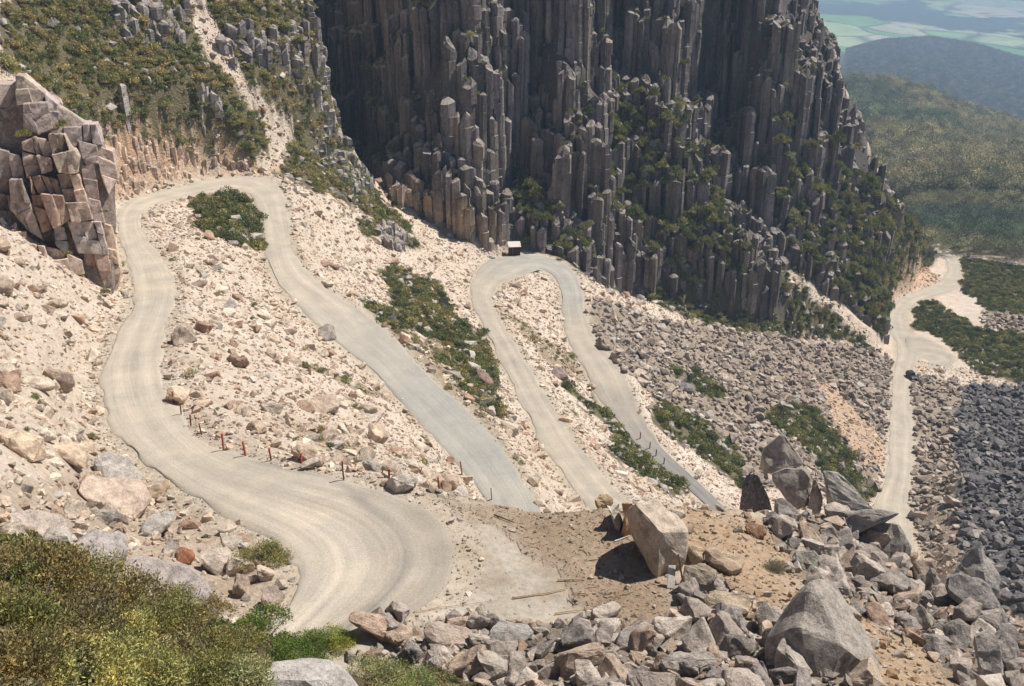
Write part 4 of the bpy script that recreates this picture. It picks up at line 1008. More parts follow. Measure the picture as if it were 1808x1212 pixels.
mrock('low grey slab running right from the pointed boulder', [(1500,905,0),(1545,895,.6),(1598,905,.8),(1570,915,.2),(1495,936,-.6),(1470,930,-.3),(1540,925,1.8)], 63, tint=(.33,.29,.26), seed=20)
mrock('small dark wedge under the twin-lobed boulder', [(1365,880,.2),(1382,877,.5),(1410,900,.4),(1400,912,-.2),(1370,906,-.2),(1395,905,1.2)], 63, tint=(.26,.22,.2), seed=21)
mrock('flat pinkish slab lying in front of the rim stack', [(1408,918,.3),(1425,922,.6),(1465,968,.8),(1460,975,.2),(1418,955,-.4),(1420,950,1)], 57, tint=(.42,.31,.24), seed=22)
mrock('dark rounded boulder between the pink slab and the ridge', [(1445,935,.2),(1470,928,.6),(1500,958,.6),(1495,975,0),(1465,972,-.4),(1450,950,-.2),(1485,970,1.2)], 56.5, tint=(.28,.23,.20), seed=23)
mrock('hump-backed boulder with blue-grey curved crack in the ridge', [(1515,935,.2),(1545,912,.8),(1590,925,1),(1605,970,.8),(1595,1000,0),(1550,985,-.6),(1520,965,-.4),(1580,990,2.6)], 58, tint=(.30,.26,.23), seed=24)
mrock('grey block below the hump-backed boulder', [(1500,975,.2),(1545,972,.6),(1575,1005,.8),(1565,1020,0),(1520,1020,-.4),(1498,1000,-.2),(1550,1010,1.4)], 53, tint=(.31,.26,.23), seed=25)
mrock('brown-topped boulder with a black overhang in the ridge', [(1528,1010,.3),(1560,998,.9),(1590,1005,1.1),(1625,1035,1),(1615,1045,-.2),(1570,1032,-.9),(1535,1028,-.5),(1600,1062,.6),(1560,1055,.6)], 49, tint=(.27,.23,.20), seed=26)
mrock('broad dark boulder under the right peak, black on its left face', [(1670,1015,.4),(1700,1005,.9),(1745,1025,1.3),(1772,1058,1.2),(1760,1070,.2),(1785,1125,1.2),(1745,1110,-.2),(1690,1062,-.5),(1668,1040,-.2),(1740,1090,2.6)], 50, tint=(.22,.195,.18), seed=27)
mrock('tall pointed grey peak boulder at the right edge', [(1728,950,.6),(1738,956,.9),(1755,1000,1),(1766,1040,.8),(1745,1030,-.5),(1705,1018,-.6),(1690,990,-.1),(1700,975,.4),(1740,1030,2.6)], 53, tint=(.35,.31,.28), seed=28)
mrock('thin fang of rock left of the broad dark boulder', [(1640,1000,.2),(1650,1004,.4),(1664,1050,.3),(1655,1065,-.2),(1630,1050,-.2),(1650,1050,1)], 49.5, tint=(.30,.26,.23), seed=29)
mrock('cream cracked boulder in the middle of the right ridge', [(1600,1085,.2),(1625,1062,.6),(1650,1095,.7),(1648,1110,.1),(1600,1112,-.3),(1630,1115,1.2)], 46, tint=(.40,.34,.28), seed=30)
mrock('speckled round-topped boulder low in the right ridge', [(1665,1105,.3),(1690,1090,.7),(1718,1105,.8),(1722,1130,.2),(1705,1152,-.4),(1672,1140,-.4),(1700,1140,1.4)], 44, tint=(.28,.245,.22), seed=31, bev=.06)
mrock('triangular grey boulder below the speckled round one', [(1620,1150,.2),(1650,1118,.8),(1690,1150,.8),(1712,1180,.3),(1660,1178,-.4),(1690,1170,1.4)], 43, tint=(.30,.26,.23), seed=32)
mrock('pale standing boulder at the lower right edge', [(1720,1125,.3),(1745,1108,.8),(1765,1130,.8),(1775,1200,.3),(1750,1240,-.2),(1728,1180,-.3),(1765,1210,1.4)], 42, tint=(.40,.355,.31), seed=33)
mrock('reddish flat boulder above the orange gravel tongue', [(1525,1062,.3),(1545,1060,.6),(1582,1095,.8),(1578,1110,.1),(1545,1105,-.4),(1528,1080,-.2),(1570,1108,1)], 43.5, tint=(.38,.26,.19), seed=34)
mrock('brown boulder standing on the orange slope', [(1316,928,.2),(1330,922,.5),(1350,928,.5),(1354,942,.1),(1340,950,-.3),(1318,942,-.2),(1345,945,1)], 54, tint=(.26,.14,.08), seed=35, bev=.08)
mrock('grey-green flat boulder near the top of the orange slope', [(1402,975,.2),(1440,970,.7),(1470,1010,.8),(1465,1022,.1),(1430,1020,-.4),(1405,995,-.2),(1450,1018,1)], 48.5, tint=(.36,.34,.28), seed=36)
# left bank
mrock('big pale overhanging slab on the left bank, rusty underside', [(138,850,.6),(160,835,1.4),(250,845,2),(272,878,1.6),(262,890,.6),(232,914,-.6),(190,900,-.9),(150,880,-.8),(134,868,-.2),(230,905,1.4)], 51.5, tint=(.56,.43,.34), seed=40, amp=.02)
mrock('blue-grey lichened boulder behind the overhanging slab', [(168,800,.4),(195,795,.9),(235,810,1.4),(262,850,1.6),(240,860,.2),(180,845,-.6),(165,825,-.2),(220,850,2)], 56, tint=(.50,.45,.40), seed=41)
mrock('small tan block perched at the road edge on the left bank', [(255,868,.1),(270,855,.4),(298,848,.5),(300,858,.1),(285,880,-.3),(262,880,-.3),(290,870,.9)], 52.6, tint=(.48,.35,.23), seed=42)
mrock('grey boulder with a dark underside below the tan block', [(240,945,.2),(268,905,.9),(310,900,1.1),(312,915,.2),(275,948,-.5),(248,940,-.3),(300,930,1.2)], 47.8, tint=(.46,.42,.37), seed=43)
mrock('broad rounded rock dome on the left bank above the shrubs', [(190,985,.2),(260,975,.9),(340,998,1.3),(372,1035,1),(388,1100,.2),(300,1085,-.9),(220,1040,-.7),(190,1005,-.2),(350,1080,2.6)], 41.5, tint=(.40,.34,.31), seed=44, bev=.08, amp=.015)
mrock('pale grey rounded rock face at the far left above the shrubs', [(120,965,.2),(165,930,1),(215,935,1.3),(225,975,.8),(200,1005,-.5),(140,990,-.6),(200,990,2)], 43, tint=(.43,.38,.35), seed=45, bev=.08)
mrock('wide pale shelf of rock at the left edge of the photo', [(-20,905,.4),(60,895,1.2),(120,905,1.4),(118,960,.2),(60,965,-.6),(-20,955,-.4),(60,950,2.4)], 46, tint=(.50,.41,.35), seed=46, bev=.05)
mrock('rusty red square stone among the pale left bank rocks', [(310,970,.1),(322,965,.3),(338,968,.4),(345,982,.1),(332,995,-.3),(312,990,-.3),(335,985,.9)], 44.3, tint=(.30,.12,.06), seed=47, bev=.05)
mrock('brown triangular rock leaning beside the rusty red stone', [(288,968,.1),(300,942,.6),(315,965,.4),(308,985,-.2),(285,985,-.3),(305,980,.9)], 44.8, tint=(.42,.35,.31), seed=48)
mrock('pale wedge slab with a dark gap under it near the small bush', [(350,975,.2),(400,965,.9),(425,985,.9),(410,1000,0),(382,1012,-.5),(350,988,-.3),(400,1000,1.4)], 44.5, tint=(.54,.45,.37), seed=49)
mrock('grey-buff square boulder left of the small bush', [(385,940,.3),(430,945,.9),(432,975,.3),(395,965,-.3),(420,965,1.2)], 47, tint=(.46,.39,.32), seed=50)
mrock('pink-brown boulder at the foot of the small bush', [(460,1035,.2),(490,1030,.6),(505,1050,.5),(495,1068,0),(462,1062,-.3),(490,1060,1)], 42, tint=(.45,.35,.29), seed=51)
mrock('rounded pale lichened boulder among the shrubs at the bottom', [(440,1190,.1),(470,1162,.6),(540,1158,.9),(600,1168,.9),(632,1195,.6),(635,1260,-.4),(440,1260,-.6),(540,1190,-.3),(540,1250,2)], None, base=(525,1203), tint=(.50,.46,.42), seed=52, bev=.1, amp=.025, force=-1.8)
# along the bottom of the pad
mrock('tan boulder with a dark hollow at the left end of the pad edge', [(610,1085,.1),(625,1078,.4),(690,1092,.8),(735,1105,.5),(730,1118,-.1),(690,1125,-.5),(640,1108,-.4),(612,1100,-.2),(700,1115,1.2)], 37.8, base=(665,1128), tint=(.46,.33,.24), seed=60)
mrock('speckled grey rounded boulder at the middle of the pad edge', [(862,1112,.2),(885,1098,.8),(935,1100,.9),(945,1118,.3),(905,1145,-.4),(870,1142,-.4),(860,1128,-.1),(920,1135,1.1)], 36.8, tint=(.36,.33,.30), seed=61, bev=.07)
mrock('thin tan slab sticking up at the pad edge', [(820,1072,.1),(828,1070,.2),(862,1100,.5),(855,1108,.1),(836,1098,-.1),(845,1100,.6)], 38.3, tint=(.50,.40,.31), seed=62, bev=.02)
mrock('pinkish boulder with a dark notch left of the speckled one', [(745,1108,.2),(775,1095,.7),(820,1102,.8),(858,1125,.4),(840,1140,-.3),(780,1142,-.5),(748,1130,-.2),(820,1135,1)], 36.8, tint=(.43,.33,.27), seed=63)
mrock('flat grey slab with a bright top at the bottom centre', [(840,1148,.2),(862,1142,.6),(900,1165,.7),(895,1182,0),(865,1200,-.4),(842,1165,-.2),(885,1190,.9)], 34.4, tint=(.45,.39,.33), seed=64)
mrock('long ridged pale slab rising to the right at the bottom centre', [(920,1200,-.3),(1000,1150,.7),(1040,1135,1.2),(1055,1150,1.2),(1060,1230,.3),(920,1240,-.6),(1040,1220,1.6)], 33.6, tint=(.44,.36,.31), seed=65)
mrock('dark-sided upright block at the bottom right of the pad', [(1052,1110,.3),(1065,1098,.7),(1085,1105,.7),(1082,1135,.1),(1062,1140,-.3),(1050,1125,0),(1080,1130,1.1)], 37.2, tint=(.30,.25,.22), seed=66)
mrock('broad pale boulder right of the dark-sided upright block', [(1090,1108,.4),(1140,1095,1),(1165,1105,1),(1162,1130,.4),(1120,1150,-.3),(1090,1140,-.2),(1150,1140,1.4)], 37, tint=(.42,.36,.32), seed=67)
mrock('long flat-topped slab at the bottom between pad and spire', [(1165,1165,0),(1200,1152,.6),(1290,1145,1.2),(1285,1165,.6),(1215,1190,-.3),(1172,1182,-.3),(1270,1185,1)], 34.6, tint=(.38,.33,.29), seed=68)
mrock('striped pinkish slab at the bottom edge right of centre', [(1055,1190,-.1),(1110,1168,.7),(1170,1200,.9),(1190,1240,.5),(1060,1240,-.5),(1150,1230,1.4)], 32.8, tint=(.43,.34,.29), seed=69)
mrock('blocky grey stone low at the bottom between two slabs', [(1048,1150,0),(1085,1145,.5),(1095,1165,.4),(1080,1180,-.2),(1048,1170,-.3),(1085,1175,.9)], 34.8, tint=(.34,.29,.26), seed=70)
# mid slopes
mrock('banded sandstone-like boulder in the middle of the pale scree', [(535,712,.3),(550,697,1.2),(590,694,1.6),(603,712,1.4),(600,720,.2),(565,728,-.6),(540,724,-.4),(590,722,2)], base=(570,728), tint=(.50,.38,.29), seed=80)
mrock('pale flat boulder right of the banded one', [(630,725,.3),(665,715,1.2),(680,728,1),(665,740,-.3),(635,740,-.4),(665,735,1.6)], base=(655,741), tint=(.56,.45,.37), seed=81)
mrock('dark-hollowed boulder beside the upper road leg', [(560,578,.3),(578,570,1),(590,575,1),(594,595,.2),(575,600,-.4),(562,592,-.3),(588,590,1.6)], base=(577,601), tint=(.42,.36,.31), seed=82)
mrock('brown wedge boulder at the left of the middle road', [(840,655,.3),(855,650,1),(870,672,1),(866,678,-.2),(845,668,-.4),(862,674,1.8)], base=(856,678), tint=(.30,.20,.16), seed=83)
mrock('brown-grey boulder between the two middle road legs', [(973,655,.3),(985,645,1.2),(1000,652,1.2),(1003,665,.2),(985,668,-.5),(975,664,-.3),(1000,662,2)], base=(988,669), tint=(.34,.25,.21), seed=84)
mrock('dark slab boulder in the scree right of the middle road', [(1188,676,.4),(1205,672,1.2),(1228,682,1.4),(1222,690,0),(1195,690,-.5),(1218,688,2)], base=(1205,691), tint=(.26,.23,.22), seed=85)

# the columned crag at the left edge: one outcrop of fitted blocks
tg = at(110, 500, 118); crag = empty('rock_crag', tuple(tg)); tag(crag, 'tall brown crag of jointed leaning columns at the left edge above the road', 'crag')
BL = [([(29,134),(43,136),(60,150),(78,165),(73,184),(31,186),(29,158)], 2.5, (.38,.31,.25)), ([(40,184),(82,182),(92,228),(69,238),(42,224)], 1.8, (.33,.255,.225)), ([(78,164),(100,184),(106,222),(94,230),(84,190)], 3.2, (.38,.31,.28)),
      ([(146,220),(170,220),(180,256),(149,249)], 4.0, (.40,.33,.30)), ([(38,252),(62,243),(87,250),(92,302),(48,316),(40,280)], .4, (.32,.24,.195)), ([(87,240),(114,238),(139,280),(135,306),(104,306),(91,272)], .8, (.37,.29,.23)),
      ([(139,249),(168,257),(174,290),(152,294),(142,270)], 2.8, (.33,.26,.23)), ([(50,312),(73,310),(100,318),(124,385),(104,400),(75,410),(59,363)], -.4, (.36,.24,.18)), ([(100,307),(139,309),(162,388),(126,392)], .5, (.38,.275,.215)),
      ([(142,291),(166,291),(182,392),(163,390)], 1.9, (.35,.26,.225)), ([(94,396),(112,402),(121,434),(116,450),(100,432)], .2, (.30,.26,.24)), ([(121,392),(178,392),(191,450),(140,446)], 1.2, (.42,.35,.31)),
      ([(139,444),(191,448),(196,514),(150,508)], 1.6, (.40,.27,.21)), ([(17,318),(38,318),(75,424),(45,402),(20,370)], -.6, (.38,.30,.26)), ([(170,257),(198,267),(206,316),(192,344),(176,300)], 3.6, (.44,.33,.27)),
      ([(-10,262),(34,275),(48,330),(40,420),(-10,430)], .8, (.32,.25,.22)), ([(-30,150),(30,150),(36,262),(-30,270)], 3.0, (.30,.24,.215)), ([(-10,415),(45,410),(52,455),(54,500),(-10,505)], -.8, (.56,.43,.34)), ([(50,430),(100,440),(145,460),(152,508),(62,515)], -.4, (.55,.42,.33)),
      ([(182,395),(196,400),(212,480),(205,520),(194,515)], 2.4, (.58,.43,.31)), ([(60,500),(150,505),(190,520),(120,540),(40,530)], -.8, (.58,.46,.37)), ([(88,180),(150,222),(148,260),(110,250),(92,220)], 4.5, (.36,.30,.27)), ([(112,225),(142,225),(145,262),(118,262)], 3.0, (.33,.26,.24))]
mrock(None, [(20,150,4),(75,170,4),(110,195,5),(175,235,6),(205,300,5),(200,345,4),(185,400,3),(195,470,2.5),(190,515,2),(60,520,1),(-20,480,1),(-20,200,3),(60,330,1.2),(130,330,2),(20,170,12),(190,300,12),(180,500,9),(-20,480,9)], r=115.5, tint=(.27,.205,.165), name='backing_rock', parent=crag, seed=88, amp=.03, bev=.01)
def clip_poly(pl, nx, ny, c):
    out = []
    for a, b in zip(pl, pl[1:]+pl[:1]):
        da = a[0]*nx+a[1]*ny-c; db = b[0]*nx+b[1]*ny-c
        if da <= 0: out.append(a)
        if da*db < 0: f = da/(da-db); out.append((a[0]+(b[0]-a[0])*f, a[1]+(b[1]-a[1])*f))
    return out
crs = np.random.default_rng(77)
def split_block(pl, dd, tc, lev=0):
    w_ = max(p[0] for p in pl)-min(p[0] for p in pl); h_ = max(p[1] for p in pl)-min(p[1] for p in pl)
    cx = sum(p[0] for p in pl)/len(pl); cy = sum(p[1] for p in pl)/len(pl)
    if lev > 2 or (h_ < 48 and w_ < 34) or len(pl) < 4: return [(pl, dd, tc)]
    if h_*.8 > w_: a = crs.normal(0, .22); nx, ny = math.sin(a), math.cos(a)
    else: a = crs.normal(.28, .1); nx, ny = math.cos(a), -math.sin(a)
    c = cx*nx+cy*ny+crs.uniform(-.15, .15)*(h_ if abs(ny) > .7 else w_)
    A = clip_poly(pl, nx, ny, c-.4); B_ = clip_poly(pl, -nx, -ny, -c-.4); out = []
    for q_ in (A, B_):
        if len(q_) >= 3: out += split_block(q_, dd+crs.uniform(-.45, .55), (lambda k_: tuple(v*k_ for v in tc))(crs.uniform(.86, 1.14)), lev+1)
    return out
BL = [x_ for b_ in BL for x_ in split_block(*b_)]
print('crag blocks', len(BL))
for q, (pl, dd, tc) in enumerate(BL):
    cxm = sum(p[0] for p in pl)/len(pl); n = len(pl)
    pts = []
    pl = [(cxm+(p[0]-cxm)*1.12, (lambda m_: m_+(p[1]-m_)*1.06)(sum(z_[1] for z_ in pl)/n)) for p in pl]
    for k, p in enumerate(pl):
        side = (p[0]-cxm)/40.0
        pts.append((p[0], p[1], dd+max(0, side)*2.2+max(0, -side)*.5+(.0 if k % 2 else .25)))
    W = pts+[(p[0]+4, p[1]-5, p[2]+5.0) for p in pts[:-1]]
    mrock(None, W, r=114.5+dd*.25, tint=tuple(v*1.25 for v in tc), name='block', parent=crag, seed=90+q, amp=.028, bev=.012, cuts=2)
# ------------------------------------------------------------------ shrubs
def leaf_blob(name, seed, nleaf, leaf, lobes=7, flat=.7, aspect=1.6, sprig=0, mat=None, spread=.62):
    """a crown of leaf-sized faces spread through several uneven lobes; unit radius, base at z=0"""
    rs = np.random.default_rng(seed); L = []
    for k in range(lobes):
        a = rs.uniform(0, 6.28); d = spread*math.sqrt(rs.random()); r = rs.uniform(.28, .5)*(1.15-.45*d)
        L.append((math.cos(a)*d, math.sin(a)*d, (rs.uniform(.25, .75)*(1.15-d))*flat, r))
    L = np.array(L); w = L[:, 3]**2; c = rs.choice(lobes, nleaf, p=w/w.sum())
    nrm = rs.normal(size=(nleaf, 3)); nrm[:, 2] = np.abs(nrm[:, 2])*1.05-.32; nrm /= np.linalg.norm(nrm, axis=1)[:, None]
    rad = L[c, 3]*(1-.45*rs.random(nleaf)**2)*(1+.10*rs.normal(size=nleaf))
    Pc = L[c, :3]+nrm*rad[:, None]*np.array([1, 1, flat])
    if sprig:
        m = nleaf//sprig; base = Pc[:m]; bn = nrm[:m]; Pc = np.repeat(base, sprig, 0)+rs.normal(size=(m*sprig, 3))*leaf*.9; nrm = np.repeat(bn, sprig, 0); nleaf = m*sprig
    Pc[:, 2] = np.maximum(Pc[:, 2], .02)
    u = rs.normal(size=(nleaf, 3)); dirv = nrm*rs.uniform(.3, 1.2, (nleaf, 1))+u*.55+np.array([0, 0, .35]); dirv /= np.linalg.norm(dirv, axis=1)[:, None]
    s = np.cross(dirv, rs.normal(size=(nleaf, 3))); s /= np.linalg.norm(s, axis=1)[:, None]
    l = leaf*rs.uniform(.6, 1.4, (nleaf, 1)); wd = l/aspect*.5
    A = Pc-dirv*l*.5; Bv = Pc+s*wd; Cv = Pc+dirv*l*.5; D = Pc-s*wd
    V = np.stack([A, Bv, Cv, D], 1).reshape(-1, 3); F = np.arange(nleaf*4).reshape(-1, 4)
    return mesh_np(name, V, F, mat)
def twigs_mesh(seed, n=14):
    rs = np.random.default_rng(seed); V = []; F = []
    for k in range(n):
        a = rs.uniform(0, 6.28); e = Vector((math.cos(a)*rs.uniform(.3, .8), math.sin(a)*rs.uniform(.3, .8), rs.uniform(.35, .8))); r0 = .022; r1 = .007
        m = e*.5+Vector(rs.normal(0, .06, 3)); prev = None
        for q, (p, r) in enumerate(((Vector((0, 0, -.1)), r0), (m, (r0+r1)/2), (e, r1))):
            b = len(V)
            for j in range(4): V.append((p.x+r*math.cos(j*1.57), p.y+r*math.sin(j*1.57), p.z))
            if q:
                for j in range(4): F.append((b-4+j, b-4+(j+1) % 4, b+(j+1) % 4, b+j))
    return mesh_np('stems', V, F, BARK)
SH_O = [leaf_blob('shrub', 20+i, 520, .15, lobes=6+i % 3, flat=.62+.1*(i % 3), mat=LEAF_O) for i in range(6)]
SH_I = []
for me in SH_O: q = me.copy(); q.materials.clear(); q.materials.append(LEAF_I); SH_I.append(q)
LIB_SH = libcoll('shrub_library', SH_I)
shr = []     # x y z R tint zone
LK = 2.3
DG = [(.062,.070,.030),(.078,.082,.034),(.050,.060,.030),(.100,.098,.042)]
OL = [(.125,.120,.052),(.095,.098,.042),(.145,.118,.058),(.075,.085,.038),(.17,.145,.07)]
GRY = [(.21,.19,.14),(.17,.155,.10),(.13,.13,.07),(.10,.11,.05)]
FOR = [(.37,.335,.20),(.30,.28,.16),(.40,.36,.22),(.20,.22,.13),(.34,.30,.19)]
def shrubs(zone, classes, dens, a, b, tints, q=1.6, polyonly=None, **kw):
    ex = None
    if polyonly is not None:
        ex = np.zeros(H.shape, bool)
        for p in polyonly: ex |= inpoly(VXn, VYn, p)
    xy = sample(classes, dens, extra=ex, **kw); n = len(xy)
    if n == 0: return
    s = powsize(n, a, b, q); z = hgt(xy[:, 0], xy[:, 1]); T = np.array(tints)[rng.integers(0, len(tints), n)]*rng.uniform(.8, 1.2, (n, 1))*LK
    for j in range(n): shr.append((xy[j, 0], xy[j, 1], z[j]-.15*s[j], s[j], T[j], zone))
SLOPE_P = [p for k, p in VEG if k == 'slope']; DENSE_P = [p for k, p in VEG if k == 'dense']; PATCH_P = [p for k, p in VEG if k == 'patch']
shrubs('slope', ['veg'], 1.1, .7, 2.1, OL, polyonly=SLOPE_P, clear=.8)
shrubs('dense', ['veg'], .9, .8, 2.2, DG+OL[:2], polyonly=[VEG[0][1]], clear=.7)
shrubs('dense', ['veg'], .95, .6, 1.9, OL+DG, polyonly=DENSE_P[1:3], clear=.8)
shrubs('dense', ['veg'], .7, .8, 2.2, DG+OL[:1], polyonly=DENSE_P[3:], clear=.8)
shrubs('patch', ['patch'], .3, .45, 1.1, OL[:3]+GRY, polyonly=PATCH_P, clear=.6)
shrubs('pale', ['pale'], .02, .3, .9, GRY+OL[:2], clear=.5, rmax=300)
shrubs('pale', ['pale'], .07, .3, .8, GRY, clear=.5, rmax=240, polyonly=[[(700,560),(905,790),(960,880),(930,900),(860,800),(760,690),(660,580)], [(880,540),(1040,700),(1130,800),(1240,900),(1140,870),(1000,740),(900,600)]])
shrubs('cliff', ['cveg'], .55, .9, 2.6, DG+OL[:2], polyonly=None)
shrubs('cliff', ['cliff'], .04, .7, 1.8, DG+OL[:2])
shrubs('pink', ['pink', 'streak'], .006, .6, 1.3, DG+OL[:2])
shrubs('fg', ['fgveg'], 2.2, .3, .75, [(.10,.085,.04),(.09,.095,.035),(.13,.11,.06)])
shrubs('cliff', ['cliff', 'cveg'], .7, .9, 2.6, DG+OL[:3], polyonly=[[(1470,350),(1560,330),(1660,420),(1620,500),(1565,600),(1470,560)]])
shr = [q for q in shr if not (q[5] == 'fg' and (lambda c_: 450 < c_[0] < 650 and c_[1] > 1150)(proj(q[0], q[1], q[2])))]
# lift cliff shrubs on to the column tops
tops = {}
for q in range(len(gx)): tops.setdefault((int(gx[q, 0]//2.2), int(gx[q, 1]//2.2)), []).append(top[q])
for q, s_ in enumerate(shr):
    if s_[5] == 'cliff':
        k = tops.get((int(s_[0]//2.2), int(s_[1]//2.2)))
        if k: shr[q] = (s_[0], s_[1], max(k)-.2, *s_[3:])
sp = np.array([a[3]/math.sqrt(a[0]**2+a[1]**2+a[2]**2) for a in shr]); bigs = set(np.argsort(-sp)[:270].tolist())
def szone(x, y, z, zone):
    px, py = proj(x, y, z); px = float(px); py = float(py)
    if zone == 'slope': return ('the shrubby upper slope', (20, 10, 480, 300)) if px < 480 else ('the spur', (480, 10, 725, 400))
    if zone == 'cliff': return ('the columned cliff', (550, 10, 1640, 600))
    if zone == 'dense':
        if px < 480: return ('the first hairpin clump', (345, 335, 466, 445))
        if px < 910: return ('the central scrub band', (600, 370, 900, 750))
        if px > 1590: return ('the scrub beside the lay-by', (1600, 450, 1808, 680))
        if py < 640: return ('the scrub at the cliff foot', (1120, 470, 1555, 620))
        return ('the lower middle scrub', (1000, 640, 1545, 890))
    if zone == 'patch': return ('the thin scrub between road legs', (515, 530, 1040, 820))
    if zone == 'fg': return ('the foreground thicket', (20, 950, 860, 1212))
    if zone == 'pink': return ('the pinkish boulder scree', (1040, 520, 1570, 890))
    return ('the pale stony slope', (20, 300, 1300, 900))
for i, s_ in enumerate(shr):
    if i not in bigs: continue
    x, y, z, R, T, zone = s_; o = add('shrub', SH_O[i % 6]); o.location = (x, y, z); o.rotation_euler = (0, 0, rng.uniform(0, 6.28)); o.scale = (R*rng.uniform(.85, 1.25), R, R*rng.uniform(.8, 1.1)*(1.5 if zone == 'cliff' else 1.1)); o.color = (*T, 1)
    cw = 'grey-green' if T[0] > .30 else ('dark green' if T[1] < .14 else ('olive green' if T[1] >= T[0] else 'olive brown')); sw = 'large' if sp[i] > .014 else 'small'
    zn_, bx_ = szone(x, y, z, zone); qx, qy = proj(x, y, z); lb = '%s %s shrub at %s of %s' % (sw, cw, quad(float(qx), float(qy), bx_), zn_); tag(o, lb, 'shrub', lb.replace(' shrub ', ' shrubs '))
J = [j for j in range(len(shr)) if j not in bigs]; n = len(J)
S = np.array([shr[j][3] for j in J])
scatter('mountain_scrub', np.array([shr[j][:3] for j in J]), np.c_[np.zeros(n), np.zeros(n), rng.uniform(0, 6.28, n)], S[:, None]*np.c_[rng.uniform(.85, 1.25, n), np.ones(n), rng.uniform(.8, 1.2, n)*np.array([1.5 if shr[j][5] == 'cliff' else 1.1 for j in J])],
        rng.integers(0, 6, n), np.array([shr[j][4] for j in J]), LIB_SH, 'stuff', 'olive and dark green mountain scrub covering the slopes', 'scrub')
print('shrubs', len(shr))
# foreground bushes
FINE = [leaf_blob('foliage', 60+i, 9000, .062, lobes=15, flat=.8, aspect=2.6, sprig=12, mat=LEAF_O, spread=.85) for i in range(4)]
STEM = [twigs_mesh(5), twigs_mesh(6)]
BROWN = (.24,.19,.08); OLV = (.21,.20,.07); YEL = (.36,.34,.12); GRN = (.15,.20,.05); GGR = (.34,.34,.17); DBR = (.19,.155,.08)
FG = [(55,1010,1.25,BROWN,'brown-olive heath bush at the far left above the yellow one'),(128,1020,1.2,OLV,'olive bush second from the left along the shrub edge'),(195,1065,1.2,BROWN,'brownish bush reaching up against the rock dome'),
      (40,1095,1.2,OLV,'olive bush touching the left edge of the photo'),(112,1105,1.2,DBR,'dark brown bush in the middle of the left thicket'),(262,1095,1.2,OLV,'olive bush below the rounded rock dome'),
      (335,1115,1.15,BROWN,'brown-tinged bush left of the bright green bush'),(395,1150,1.1,OLV,'olive bush between the thicket and the pale boulder'),(185,1140,1.05,YEL,'tall yellow-green bush in the lower left thicket'),
      (120,1185,1.1,YEL,'broad yellow-green bush near the bottom left corner'),(235,1200,1.05,(.34,.32,.12),'yellowish bush at the bottom edge left of centre'),(40,1180,1.1,BROWN,'brown-olive bush in the bottom left corner'),
      (310,1190,1.1,OLV,'dark olive bush at the bottom edge'),(400,1205,1.05,GGR,'grey-olive twiggy bush left of the pale boulder'),(468,1100,1.25,GRN,'bright green dense bush below the pale left rocks'),(545,1128,1.2,GRN,'bright green bush right of its twin'),
      (495,1140,1.0,(.12,.18,.04),'deep green low bush above the pale boulder'),(592,1112,.95,(.30,.32,.07),'yellow-green bush trailing under the tan boulder'),(662,1180,1.15,GGR,'grey-green bush at the bottom right of the pale boulder'),(745,1195,1.1,(.30,.32,.14),'grey-green bush at the right end of the thicket'),
      (800,1215,.8,GGR,'small grey-green bush at the bottom edge, last on the right'),(700,1220,1.0,(.27,.28,.10),'olive-green bush low at the bottom edge'),(465,985,1.45,(.28,.26,.11),'lone olive bush at the road edge on the left bank'),
      (1372,1000,.9,(.28,.26,.17),'small grey bush on the orange slope'),(290,1060,1.2,OLV,'olive bush at the foot of the rounded rock dome'),(360,1085,1.15,BROWN,'brown-olive bush between the rock dome and the bright green bush'),(415,1160,.9,OLV,'olive bush just left of the pale rounded boulder'),(380,1200,1.1,OLV,'low olive bush at the bottom edge left of the pale boulder')]
for q, (px, py, R, T, lb) in enumerate(FG):
    g = ground(px, py+ (28 if px < 860 and q < 22 else 8)); 
    b = empty('bush', (g.x, g.y, g.z-.1), rng.uniform(0, 6.28)); tag(b, lb, 'bush', None)
    if q == 22: R = 1.3
    if q == 23: R = .7
    f = add('foliage', FINE[q % 4], b); f.scale = (R*1.12, R*1.12, R*1.12); f.color = (*T, 1)
    s_ = add('stems', STEM[q % 2], b); s_.scale = (R, R, R)

for q, (px, py, R, T, lb) in enumerate([(112,224,1.1,OLV,'olive bush growing on top of the left crag'),(42,240,1.0,OLV,'olive bush in a joint at the upper left of the crag'),(52,448,.8,BROWN,'brownish bush in the pale rocks at the foot of the crag'),(182,376,.6,OLV,'tiny olive bush in the right joint of the crag'),(186,518,.8,DBR,'dark bush at the lower right corner of the crag'),(120,452,.7,OLV,'small olive bush under the middle blocks of the crag')]):
    g = at(px, py, 113.6 if q != 0 else 116); b = empty('bush', (g.x, g.y, g.z), q); tag(b, lb, 'bush')
    f = add('foliage', SH_O[q % 6], b); f.scale = (R, R, R); f.color = (*T, 1)

